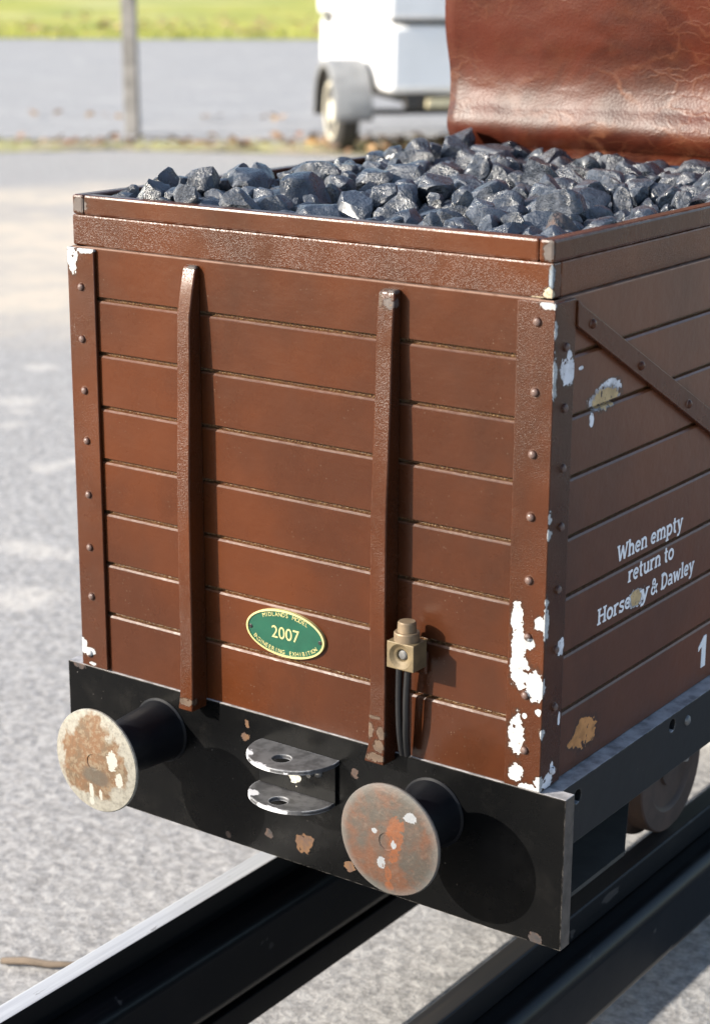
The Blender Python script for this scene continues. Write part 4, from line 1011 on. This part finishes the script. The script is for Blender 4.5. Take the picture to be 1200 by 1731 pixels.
[6,0.0136,-0.1165,0.3242,0.0015,0.913,0.275,-0.301,0.009],
[4,0.0184,-0.0204,0.3845,0.0095,0.21,-0.476,0.846,-0.119],
[9,0.0164,-0.2651,0.3592,0.0035,0.008,-0.656,-0.412,-0.632],
[4,0.0105,-0.224,0.3634,0.0016,0.515,-0.613,0.368,-0.474],
[5,0.0175,-0.1772,0.377,0.0021,0.836,0.118,0.268,-0.464],
[3,0.0146,-0.0828,0.3735,-0.001,0.599,-0.354,0.199,0.69],
[4,0.0157,-0.2518,0.4305,0.003,0.112,0.164,-0.062,0.978],
[8,0.0145,-0.2261,0.4155,-0.001,0.473,-0.153,-0.754,0.43],
[11,0.0121,-0.0872,0.426,0.0037,0.503,0.092,0.552,-0.659],
[3,0.0148,-0.0321,0.4292,-0.0011,0.55,-0.189,0.555,-0.595],
[10,0.0075,-0.3248,0.0706,0.0042,0.258,-0.017,-0.849,-0.46],
[5,0.008,-0.25,0.0951,0.0028,0.312,0.179,0.591,0.722],
[13,0.0128,-0.214,0.0648,-0.0001,0.887,0.232,0.335,-0.219],
[0,0.0137,-0.2453,0.1275,0.0014,0.125,-0.297,-0.239,-0.916],
[2,0.0168,-0.2552,0.1387,-0.0008,0.624,0.752,0.187,0.099],
[9,0.0116,-0.205,0.2073,0.012,0.428,-0.204,-0.16,-0.866],
[6,0.0085,-0.1304,0.1743,0.0135,0.052,0.926,0.167,-0.335],
[7,0.0101,-0.2362,0.2461,-0.0002,0.1,-0.193,0.934,0.282],
[4,0.0082,-0.1835,0.2438,0.0017,0.386,-0.138,-0.658,0.632],
[10,0.0133,-0.1114,0.2129,-0.001,0.499,0.517,-0.643,0.267],
[8,0.0089,-0.0158,0.2372,0.0016,0.288,0.465,-0.779,0.306],
[1,0.0105,-0.2922,0.2473,-0.0008,0.032,-0.023,0.824,0.566],
[9,0.0103,-0.0885,0.2901,0.0047,0.138,0.463,0.02,-0.875],
[5,0.0113,-0.0156,0.262,-0.0013,0.34,0.53,0.461,0.625],
[12,0.0104,-0.2347,0.3062,0.0083,0.956,-0.062,0.056,-0.28],
[7,0.0075,-0.091,0.2965,-0.0002,0.535,0.015,0.812,-0.23],
[12,0.013,-0.0795,0.2825,0.0052,0.488,0.346,-0.017,0.801],
[3,0.0134,-0.0232,0.3133,-0.0015,0.464,0.315,0.284,-0.778],
[8,0.0127,-0.2667,0.3466,0.0087,0.546,0.551,-0.381,-0.504],
[2,0.0202,-0.073,0.3426,0.0021,0.458,0.121,0.508,0.72],
[11,0.0075,-0.18,0.4058,-0.0015,0.128,0.247,0.889,-0.363],
[0,0.012,-0.1306,0.4015,0.0064,0.369,0.897,-0.237,-0.055],
[8,0.0188,-0.0303,0.4145,0.0078,0.167,0.287,0.561,0.758],
[8,0.0142,-0.2439,0.4158,-0.0015,0.415,-0.299,0.688,-0.514],
[2,0.0147,-0.1286,0.4279,0.002,0.874,-0.438,-0.067,-0.197],
[0,0.0184,-0.0881,0.4092,-0.0005,0.017,-0.219,0.065,-0.973],
[8,0.0088,-0.1106,0.038,0.0027,0.527,0.765,-0.367,-0.046],
[10,0.0101,-0.2201,0.0773,-0.0002,0.842,0.015,0.381,-0.382],
[1,0.0124,-0.3128,0.1025,0.0103,0.648,-0.198,0.18,0.713],
[13,0.0123,-0.3027,0.1417,0.0059,0.825,-0.302,0.097,-0.468],
[8,0.0138,-0.1875,0.098,-0.0014,0.172,0.267,-0.717,0.62],
[11,0.0098,-0.3247,0.1252,-0.0009,0.807,0.441,-0.337,-0.203],
[4,0.011,-0.2045,0.1377,0.0074,0.813,0.544,0.111,-0.175],
[13,0.0091,-0.1499,0.1618,0.0052,0.169,0.969,0.027,-0.18],
[11,0.01,-0.3143,0.1857,-0.0016,0.293,-0.149,0.344,-0.88],
[3,0.0179,-0.2606,0.1773,0.0003,0.071,-0.301,-0.425,0.851],
[2,0.0113,-0.1577,0.1705,0.0067,0.177,0.833,0.388,0.353],
[13,0.0086,-0.0846,0.2038,0.0006,0.091,0.685,-0.536,-0.485],
[2,0.0079,-0.2264,0.2451,0.0086,0.57,-0.8,0.053,-0.178],
[5,0.0093,-0.09,0.2122,0.0023,0.267,0.274,-0.254,0.888],
[8,0.0134,-0.0227,0.2178,-0.0012,0.374,-0.355,0.231,-0.825],
[9,0.0117,-0.1174,0.2797,0.0044,0.248,-0.403,0.598,0.646],
[12,0.0075,-0.2435,0.3137,0.004,0.048,0.166,0.001,-0.985],
[4,0.0152,-0.184,0.2938,0.0073,0.073,-0.662,0.542,-0.512],
[8,0.0096,-0.0153,0.2975,0.0013,0.189,0.667,-0.645,-0.32],
[7,0.0105,-0.1953,0.3218,-0.0012,0.094,0.2,0.78,-0.586],
[11,0.0102,-0.2165,0.3547,0.0069,0.525,0.252,-0.596,0.553],
[2,0.025,-0.0516,0.3534,0.0098,0.553,-0.68,0.336,-0.344],
[13,0.0139,-0.1831,0.4063,0.0065,0.017,0.056,0.298,-0.953],
[5,0.0193,-0.1526,0.383,0.0029,0.313,0.86,-0.336,0.223],
[6,0.0106,-0.1116,0.4022,0.0074,0.511,-0.78,0.358,-0.033],
[13,0.0208,-0.0735,0.4189,0.0111,0.228,0.06,-0.91,-0.342],
[4,0.0129,-0.0381,0.3772,0.008,0.57,-0.69,0.431,0.113],
[7,0.0088,-0.211,0.4253,0.0024,0.265,-0.023,-0.618,-0.74]]
KEEP = set(range(222))
FILLS = set(range(222, 400))
COAL_LABELS = {25: 'dull brown stained coal lump just inside the near corner of the rim', 18: 'leftmost coal lump, lying in the far left front corner of the rim'}
COAL_DZ = .020

COAL_MESHES = []
for i in range(NV):
    me = coal_mesh(100+i); me.materials.append(COAL_M); COAL_MESHES.append(me)
def coal_dz(c): return -.008*(c[1] > .022 and c[3] < .2)+.013*max(0, 1-(c[2]+.329)/.13)*max(.35, 1-c[3]/.4)+.0128-.6*max(0, c[4]-.011)      # heaped towards the seat
def coal_matrix(c): return Matrix.LocRotScale(Vector((c[2], c[3], c[4]+coal_dz(c))), Quaternion(c[5:9]), Vector((c[1],)*3))
COAL_OBJS = []
fill = bmesh.new()
for i, c in enumerate(COAL):
    if KEEP is None or i in KEEP:
        o = bpy.data.objects.new('coal_lump', COAL_MESHES[c[0]]); COL.objects.link(o)
        o.location = (c[2], c[3], c[4]+coal_dz(c)); o.rotation_mode = 'QUATERNION'; o.rotation_quaternion = c[5:9]; o.scale = (c[1],)*3
        tag(o, 'lump of shiny blue black coal heaped in the brown wagon', 'coal', 'coal lumps heaped in the wagon'); COAL_OBJS.append((i, o))
    elif i in FILLS:
        n0 = len(fill.verts); fill.from_mesh(COAL_MESHES[c[0]]); fill.verts.ensure_lookup_table(); mm = coal_matrix(c)
        for v in fill.verts[n0:]: v.co = mm @ v.co
if len(fill.verts):
    fo = obj('small_coal', fill, COAL_M, None, smooth=True, angle=24)
    tag(fo, 'smaller coal filling the gaps under the top lumps in the wagon', 'coal', kind='stuff')
else: fill.free()
for i, lab in COAL_LABELS.items():
    for j, o in COAL_OBJS:
        if j == i:
            o['label'] = lab
            if 'brown' in lab.split('coal')[0]: o.data = o.data.copy(); o.data.materials.clear(); o.data.materials.append(cb_.m)
bm = bmesh.new(); bmesh.ops.create_grid(bm, x_segments=70, y_segments=90, size=1)
for v in bm.verts:
    x = -.3265+(v.co.x*.5+.5)*.3135; y = .0125+(v.co.y*.5+.5)*.672
    v.co = (x, y, -.006+.008*noise.noise((x*60, y*60, 3))+.005*noise.noise((x*170, y*170, 1)))
tag(obj('coal_dust', bm, COAL_M, None, smooth=True), 'black coal dust and fines at the bottom of the wagon load', 'coal dust', kind='stuff')

# ------------------------------------------------------------------ leather seat on the wagon
def leather_mat():
    M = Mat('red_brown_leather')
    w1 = M.noise(9, 5, .6, M.tc, 1.2)
    vec = M.vmath('ADD', M.tc, M.scale(M.noise(16, 4, .6, None, 0, True), (.05, .05, .05)))
    vec2 = M.scale(vec, (.75, 1, 1.9))
    cre = M.voro(17, 'DISTANCE_TO_EDGE', vec2); cre2 = M.voro(48, 'DISTANCE_TO_EDGE', vec2)
    l1 = M.math('MULTIPLY', M.ramp(cre, .065, 0.0), M.ramp(M.noise(8, 3), .46, .62)); l2 = M.math('MULTIPLY', M.ramp(cre2, .07, 0.0), M.ramp(M.noise(13, 3), .44, .62))
    c = M.mix(M.ramp(w1, .36, .66), (.060, .0122, .0056), (.027, .0064, .0038))
    c = M.mix(M.ramp(M.noise(45, 5, .7), .45, .72, 0, .5), c, (.066, .021, .010))
    c = M.mix(M.math('MULTIPLY', M.math('ADD', M.math('MULTIPLY', l1, .75), M.math('MULTIPLY', l2, .35)), 1.0), c, (.105, .039, .020))
    grain = M.voro(520)
    h = M.math('ADD', M.math('MULTIPLY', grain, .35), M.math('ADD', M.math('MULTIPLY', l1, .6), M.math('MULTIPLY', l2, .35)))
    h = M.math('ADD', h, M.math('MULTIPLY', M.noise(60, 4), .9))
    M.set(Base_Color=c, Roughness=M.fmix(M.noise(30, 4), .36, .50), Specular_IOR_Level=.22, Normal=M.bump(h, .34, .0010)); return M.m
LM = leather_mat()
ST = empty('leather_seat', (-.175, .56, .03)); tag(ST, 'glossy red brown creased leather seat standing behind the coal', 'seat')
def leather_front():
    bm = bmesh.new(); NX, NZ = 130, 120
    xa, xb, za, zb_ = -.346, .008, .022, .215
    def prof(z):
        t = z-.030
        return -.0105*math.exp(-((t-.014)/.021)**2)+.0045*math.exp(-((t+.004)/.009)**2)-.16*max(0, t-.030)+.0022*math.exp(-((t-.062)/.02)**2)
    def P(i, j, back):
        u = i/NX; z = za+(zb_-za)*j/NZ; x = xa+(xb-xa)*u
        nz = noise.noise((x*9, z*16, 2.2)); n2 = noise.noise((x*24+3, z*40+nz*2, 7)); n3 = noise.noise((x*60, z*90, 1.5))
        k = .55+.6*noise.noise((x*6+1, 5, .3))
        y = .4395+prof(z)*(.75+.5*k)+.0022*nz+.0006*n2*(1 if z > .075 else .4)+.00025*n3
        sg = 0
        t = z-za
        if abs(t-.0065) < .0011: y += .0009                     # the stitched hem line
        ex = .0022*math.sin((z-.02)*48+.8)*(1-u) if u < .3 else 0
        edge_r = max(0, 1-u*NX/3)*.0025+max(0, 1-(1-u)*NX/3)*.0025
        zz = z+.0022*noise.noise((x*14, .4, 9))*(1-j/NZ)
        return (x+ex, y+edge_r+(.006 if back else 0), zz)
    for back in (0, 1):
        g = [[bm.verts.new(P(i, j, back)) for j in range(NZ+1)] for i in range(NX+1)]
        for i in range(NX):
            for j in range(NZ): bm.faces.new([g[i][j], g[i+1][j], g[i+1][j+1], g[i][j+1]] if not back else [g[i][j+1], g[i+1][j+1], g[i+1][j], g[i][j]])
        if back == 0: g0 = g
    for i in range(NX):
        bm.faces.new([g0[i][0], g[i][0], g[i+1][0], g0[i+1][0]]); bm.faces.new([g0[i][NZ], g0[i+1][NZ], g[i+1][NZ], g[i][NZ]])
    for j in range(NZ):
        bm.faces.new([g0[0][j], g0[0][j+1], g[0][j+1], g[0][j]]); bm.faces.new([g0[NX][j], g[NX][j], g[NX][j+1], g0[NX][j+1]])
    obj('front_apron', bm, LM, ST, smooth=True, angle=60)
leather_front()
bm = bmesh.new(); box(bm, -.343, .003, .452, .690, .150, .212); obj('cushion', bm, LM, ST, bevel=.018, smooth=True)
bm = bmesh.new(); box(bm, -.332, -.008, .458, .690, .0286, .149); obj('seat_base', bm, MATS['brace'], ST, bevel=.003)

# ------------------------------------------------------------------ track
ZG = -.58
def rail(xc, top, label, flange):
    r = empty('rail', (xc, 0, -.535)); tag(r, label, 'rail', 'running rails of the miniature track')
    bm = bmesh.new(); box(bm, xc-.0079, xc+.0079, -2.6, 3.4, -.4545, -.4350); o = obj('rail_head', bm, MATS['rail_black'], r)
    o.data.materials.append(top)
    for p in o.data.polygons:
        if p.normal.z > .9: p.material_index = 1
    b = o.modifiers.new('edge', 'BEVEL'); b.width = .0016; b.segments = 3; b.limit_method = 'ANGLE'
    bm = bmesh.new(); box(bm, xc-.0282, xc+.0282, -2.6, 3.4, -.5110, -.4546); o = obj('box_beam', bm, MATS['rail_black'], r)
    b = o.modifiers.new('edge', 'BEVEL'); b.width = .0110; b.segments = 6; b.limit_method = 'ANGLE'
    for p in o.data.polygons: p.use_smooth = True
    o.data.set_sharp_from_angle(angle=math.radians(60))
    if flange: bm = bmesh.new(); box(bm, xc-.004, xc+.0274, -2.6, 3.4, -.5310, -.5112); obj('lower_flange', bm, MATS['rail_black'], r, bevel=.001)
rail(-.2750, MATS['rail_top'], 'black rail with bright bare metal top on the far side of the track', True)
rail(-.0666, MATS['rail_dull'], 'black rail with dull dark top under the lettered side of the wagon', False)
tie_m = plain('galvanised_tie', (.34,.35,.36), .45, .5, .4, 60)
first = None
for k, y in enumerate((-2.1, -1.2, .80, 1.5, 2.2, 3.0)):
    if first is None:
        bm = bmesh.new(); box(bm, -.40, .06, -.019, .019, ZG-.004, -.5316); first = o = obj('sleeper', bm, tie_m, None, bevel=.0015)
    else: o = first.copy(); COL.objects.link(o)
    o.location = (0, y, 0)
    tag(o, 'flat grey metal sleeper lying under both black rails', 'sleeper', 'metal sleepers of the miniature track')

# ------------------------------------------------------------------ ground
def ground_mat():
    M = Mat('weathered_yard')
    sep = M.t.nodes.new('ShaderNodeSeparateXYZ'); M.t.links.new(M.tc, sep.inputs[0])
    x, y = sep.outputs['X'], sep.outputs['Y']
    # u: metres from the wagon's photographer along the yard
    u = M.math('ADD', M.math('MULTIPLY', M.math('SUBTRACT', x, .466), -.578), M.math('MULTIPLY', M.math('ADD', y, .8335), .816))
    nb = M.noise(.9, 4, .6); nm = M.noise(7, 5, .65); nf = M.noise(120, 4, .75); st = M.voro(110, out='Color')
    g = M.mix(M.ramp(nf, .30, .70), (.176,.170,.167), (.370,.360,.352))
    g = M.mix(M.ramp(M.voro(60), .16, .10, 0, .45), g, (.12,.123,.136))
    g = M.mix(M.math('MULTIPLY', M.ramp(nm, .50, .70), .2), g, (.36,.355,.35))
    sunlit_band = M.mix(M.ramp(nm, .35, .7), (.47,.405,.33), (.36,.33,.295))  # sunlit stretch of the yard put into the colour as a warm band
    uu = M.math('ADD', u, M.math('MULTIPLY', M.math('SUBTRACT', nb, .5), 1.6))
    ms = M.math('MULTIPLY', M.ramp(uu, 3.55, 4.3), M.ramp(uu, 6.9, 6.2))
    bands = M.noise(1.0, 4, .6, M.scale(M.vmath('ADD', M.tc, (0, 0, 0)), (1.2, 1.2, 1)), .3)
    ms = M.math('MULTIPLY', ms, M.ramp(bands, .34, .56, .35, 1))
    c = M.mix(ms, g, sunlit_band)
    lst = [(p[0], p[1], ZG, p[2], .5, .5) for p in sunlit_spots]
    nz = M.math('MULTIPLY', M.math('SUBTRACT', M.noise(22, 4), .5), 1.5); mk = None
    for p in sunlit_spots:
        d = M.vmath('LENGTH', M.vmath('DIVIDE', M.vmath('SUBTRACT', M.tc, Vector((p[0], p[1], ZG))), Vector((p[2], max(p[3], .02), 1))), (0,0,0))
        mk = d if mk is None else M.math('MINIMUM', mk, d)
    c = M.mix(M.ramp(M.math('ADD', mk, nz), 1.3, .4, 0, .35), c, (.56,.52,.47))  # dappled sun spots painted pale on the yard
    M.set(Base_Color=c, Roughness=.9, Normal=M.bump(M.math('ADD', nf, M.math('MULTIPLY', M.voro(60), .8)), .30, .005), Specular_IOR_Level=.3)
    return M.m
bm = bmesh.new(); bmesh.ops.create_grid(bm, x_segments=2, y_segments=2, size=400)
for v in bm.verts: v.co.z = ZG
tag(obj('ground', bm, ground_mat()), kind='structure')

# strips that run across the view: u = metres ahead of the photographer's spot, v = metres to the right
FW = Vector((-.578, .816, 0)); RT = Vector((.816, .578, 0)); O0 = Vector((.466, -.8335, 0))
HS = 1.028
def uv(u, v, z=0.0): return O0+FW*u*HS+RT*v*HS+Vector((0, 0, ZG+z))
def band(name, u0, u1, z, mat, wob=0.0, n=160, v0=-120, v1=160, rise=0.0):
    bm = bmesh.new(); a = []; b = []
    for i in range(n+1):
        t = i/n; t = (t*2-1); v = (v0+v1)/2+(v1-v0)/2*(t*abs(t))
        a.append(bm.verts.new(uv(u0+wob*noise.noise((v*.7, u0, 0))+wob*.5*noise.noise((v*2.3, u0, 4)), v, z)))
        b.append(bm.verts.new(uv(u1+wob*noise.noise((v*.7, u1, 2))+wob*.5*noise.noise((v*2.3, u1, 4)), v, z+rise)))
    for i in range(n): bm.faces.new([a[i], a[i+1], b[i+1], b[i]])
    return obj(name, bm, mat)
rm = Mat('grey_tarmac')
nf = rm.noise(55, 4, .7); nb = rm.noise(.6, 4, .6)
rc = rm.mix(rm.ramp(nf, .35, .7), (.20,.198,.20), (.37,.367,.37)); rc = rm.mix(rm.ramp(rm.noise(3.2, 5, .7), .52, .66, 0, .45), rc, (.42,.41,.40)); rc = rm.mix(rm.ramp(nb, .35, .7, 0, .5), rc, (.29,.283,.28))
rm.set(Base_Color=rc, Roughness=.88, Normal=rm.bump(nf, .4, .004), Specular_IOR_Level=.3)
tag(band('road', 8.25, 19.9, .006, rm.m, .03), kind='structure')
def grass_mat(name, a, b, d, s):
    M = Mat(name); n = M.noise(s, 5, .65); n2 = M.noise(s*6, 4, .7); n3 = M.noise(s*.35, 3)
    c = M.mix(M.ramp(n, .35, .65), a, b); c = M.mix(M.ramp(n2, .55, .75, 0, .6), c, d); c = M.mix(M.ramp(n3, .5, .72, 0, .55), c, d)
    M.set(Base_Color=c, Roughness=.85, Normal=M.bump(n2, .6, .03), Specular_IOR_Level=.2); return M.m
gfar = grass_mat('sunlit_lawn', (.36,.34,.075), (.23,.26,.055), (.48,.45,.29), .7)
tag(band('lawn', 19.9, 140, .012, gfar, .25, rise=.9), kind='structure')
vg = grass_mat('scruffy_verge', (.30,.30,.12), (.33,.28,.20), (.42,.38,.32), 3.0)
tag(band('verge', 7.55, 8.26, .003, vg, .55), kind='structure')

# grass blades and fallen leaves along the verge, tufts on the lawn edge
rng = random.Random(11)
bm = bmesh.new()
def blade(p, h, w, ang, lean):
    d = Vector((math.cos(ang), math.sin(ang), 0)); s = Vector((-d.y, d.x, 0))*w
    a, b, c = p-s, p+s, p+d*lean*.4+Vector((0, 0, h*.6)); e = p+d*lean+Vector((0, 0, h))
    v = [bm.verts.new(q) for q in (a, b, c+s*.7, e, c-s*.7)]; bm.faces.new(v)
for k in range(3000):
    v = rng.uniform(-4.6, 4.2); cl = noise.noise((v*1.3, 0, 5))
    if rng.random() > (.25+.75*(cl > -.05))*(1.0 if v < -.8 else .35): continue
    u = 7.7+.42*rng.random()+.08*noise.noise((v, 2, 2))
    blade(uv(u, v, .008), rng.uniform(.008, .030), .003, rng.uniform(0, 6.3), rng.uniform(.005, .04))
for k in range(5000):
    v = rng.uniform(-9, 9); u = 19.9+abs(rng.gauss(0, 1.6))
    blade(uv(u, v, .012+(u-19.9)*.0075), rng.uniform(.03, .07), .008, rng.uniform(0, 6.3), rng.uniform(.01, .06))
gb = grass_mat('grass_blades', (.36,.36,.08), (.25,.28,.06), (.46,.43,.20), 4)
tag(obj('grass', bm, gb), 'short yellow green grass along the road edges', 'grass', kind='stuff')
bm = bmesh.new()
def leaf(p, r, tilt):
    a = rng.uniform(0, 6.3); d = Vector((math.cos(a), math.sin(a), rng.uniform(-tilt, tilt))); s = Vector((-d.y, d.x, rng.uniform(-tilt, tilt)))
    pts = [p-d*r, p-d*r*.3+s*r*.5, p+d*r*.4+s*r*.42, p+d*r, p+d*r*.4-s*r*.42+Vector((0,0,r*.3)), p-d*r*.3-s*r*.5+Vector((0,0,r*.2))]
    bm.faces.new([bm.verts.new(q+Vector((0, 0, r*.6))) for q in pts])
for k in range(900):
    v = rng.gauss(.75, .5) if k < 520 else rng.uniform(-4, 4)
    leaf(uv(7.9+rng.gauss(0, .13), v, .010), rng.uniform(.018, .042), .5)
for k in range(700): leaf(uv(19.4+abs(rng.gauss(0, 4)), rng.uniform(-9, 6), .05), rng.uniform(.03, .07), .3)
for v, u in ((-1.16, 9.25), (-.72, 9.25), (-.42, 9.25), (-1.6, 9.5), (-1.5, 6.9)):
    for k in range(5): leaf(uv(u+rng.gauss(0, .05), v+rng.gauss(0, .06), .01), rng.uniform(.02, .04), .4)
lmM = Mat('dry_leaves'); oi2 = lmM.voro(9, out='Color'); sp_ = lmM.t.nodes.new('ShaderNodeSeparateColor'); lmM.t.links.new(oi2, sp_.inputs[0])
lmM.set(Base_Color=lmM.mix(sp_.outputs[0], lmM.mix(sp_.outputs[1], (.22,.085,.04), (.50,.34,.16)), (.14,.10,.07)), Roughness=.7)
tag(obj('fallen_leaves', bm, lmM.m), 'brown and orange autumn leaves lying along the verge', 'leaves', kind='stuff')

# post by the road
pm = plain('weathered_grey_post', (.22,.21,.20), .8, 0, .45, 14, .5, .004)
bm = bmesh.new(); prism(bm, [(-.031, -.028), (.031, -.028), (.031, .028), (-.031, .028)], 'z', 0, 1.45)
for v in bm.verts:
    if v.co.z > 1: v.co.x += .012
po = obj('wooden_post', bm, pm, None, bevel=.004, local=True); po.location = (.466+(-5.24-.466)*HS, -.8335+(5.51+.8335)*HS, ZG-.01); po.rotation_euler = (0, math.radians(-.8), math.radians(28))
tag(po, 'grey weathered square wooden post standing at the road verge', 'post')

# twig
tw = plain('bleached_wood', (.17,.13,.095), .75, 0, .4, 60)
bm = bmesh.new(); tube(bm, [(-.028, -.014, .0), (-.012, -.005, .0012), (.006, .003, .0004), (.030, .019, .0008)], [.0026, .0032, .0028, .0018], 9)
t = obj('twig', bm, tw, None, smooth=True, local=True); t.location = (.466+(-.452-.466)*HS, -.8335+(.058+.8335)*HS, ZG+.0038)
tag(t, 'short bleached brown twig lying on the grey gravel beside the rail', 'twig')

# trailer
def trailer():
    r = empty('box_trailer', (-3.877, 5.515, ZG), math.radians(49)); tag(r, 'small white lidded box trailer parked by the verge', 'trailer')
    wm = plain('white_trailer_panel', (.74,.75,.76), .38, 0, .08, 6, .1)
    gm = plain('grey_mudguard', (.20,.205,.21), .42, 0, .3, 20)
    dk = plain('dark_chassis', (.035,.032,.03), .6, 0, .3, 30)
    W_ = 1.02; L_ = 1.25; z0, z1, z2 = .255, .532, .74
    x0 = 0.0; YW = .35
    # box body with rounded lower edge, the lid above
    def loft(za, zb, grow, name, rnd):
        bm = bmesh.new(); box(bm, x0-grow, x0+W_+grow, -grow, L_+grow, za, zb); return obj(name, bm, wm, r, bevel=rnd, local=True, smooth=True)
    loft(z0, z1, 0, 'box_body', .030); loft(z1+.004, z2, .010, 'lid', .026)
    bm = bmesh.new(); box(bm, x0+.01, x0+W_-.01, -.004, .0, z1-.006, z1+.012); obj('seal', bm, dk, r, local=True)
    bm = bmesh.new(); box(bm, x0+.16, x0+.21, .04, L_, .195, .252); box(bm, x0+W_-.21, x0+W_-.16, .04, L_, .195, .252); box(bm, x0-.02, x0+W_+.02, YW-.025, YW+.025, .150, .172); box(bm, x0+.08, x0+W_-.06, .02, .07, .198, .250); obj('chassis', bm, dk, r, local=True)
    bm = bmesh.new(); box(bm, x0+W_/2-.03, x0+W_/2+.03, L_-.1, L_+1.0, .198, .25); obj('drawbar', bm, dk, r, local=True)
    bm = bmesh.new(); box(bm, -.012, 0, 1.02, 1.10, .50, .565); obj('latch', bm, dk, r, local=True, bevel=.003)
    bm = bmesh.new(); box(bm, -.010, 0, 1.00, 1.08, .40, .435); obj('side_marker', bm, plain('amber_marker', (.62,.36,.04), .3), r, local=True, bevel=.003)
    bm = bmesh.new(); box(bm, .50, .54, -.012, 0, .43, .56); obj('latch', bm, dk, r, local=True, bevel=.003)
    lamp = plain('cream_reflector', (.62,.55,.36), .3); bm = bmesh.new(); box(bm, x0+.16, x0+.31, -.010, .014, .200, .236); obj('reflector', bm, lamp, r, local=True, bevel=.004)
    lw = plain('white_lamp', (.80,.80,.78), .3); bm = bmesh.new(); box(bm, x0+.345, x0+.47, -.020, .014, .185, .282); obj('lamp', bm, lw, r, local=True, bevel=.008)
    for sx, xc in ((-1, x0-.110), (1, x0+W_+.110)):
        ax = Vector((sx, 0, 0)); c = (xc-sx*.045, YW, .168)
        bm = bmesh.new(); lathe(bm, [(.10, .002), (.118, .0), (.152, .003), (.165, .016), (.168, .045), (.165, .074), (.152, .087), (.118, .090), (.10, .088)], c, ax, 44, cap=True)
        wh = obj('wheel', bm, plain('tyre', (.028,.026,.024), .7, 0, .3, 30), r, local=True, smooth=True)
        bm = bmesh.new(); lathe(bm, [(.119, .078), (.119, .093), (.108, .094), (.100, .082), (.055, .080), (.045, .090), (.02, .094), (0, .094)], c, ax, 36, cap=False); obj('rim', bm, plain('cream_rim', (.62,.58,.47), .4, 0, .2, 12), wh, local=True, smooth=True)
        # mudguard: an arch over the wheel, open inside
        bm = bmesh.new(); outer = []; 
        prof = [(-.085, .176), (-.085, .196), (-.078, .205), (.062, .205), (.074, .198), (.076, .172)]
        rows = []
        for i in range(23):
            a_ = math.radians(-8+196*i/22)
            rows.append([bm.verts.new((xc+sx*q[0], YW+math.cos(a_)*q[1]*1.06, .168+math.sin(a_)*q[1]*1.04)) for q in prof])
        for p_, q_ in zip(rows, rows[1:]):
            for k_ in range(len(prof)-1): bm.faces.new([p_[k_], q_[k_], q_[k_+1], p_[k_+1]])
        m_ = obj('mudguard', bm, gm, r, local=True, smooth=True, angle=40); s_ = m_.modifiers.new('thick', 'SOLIDIFY'); s_.thickness = .005
        bm = bmesh.new(); box(bm, min(xc-sx*.06, x0 if sx < 0 else x0+W_), max(xc-sx*.06, x0 if sx < 0 else x0+W_), YW-.025, YW+.025, .155, .185); obj('stub_axle', bm, dk, r, local=True)
trailer()
#END#
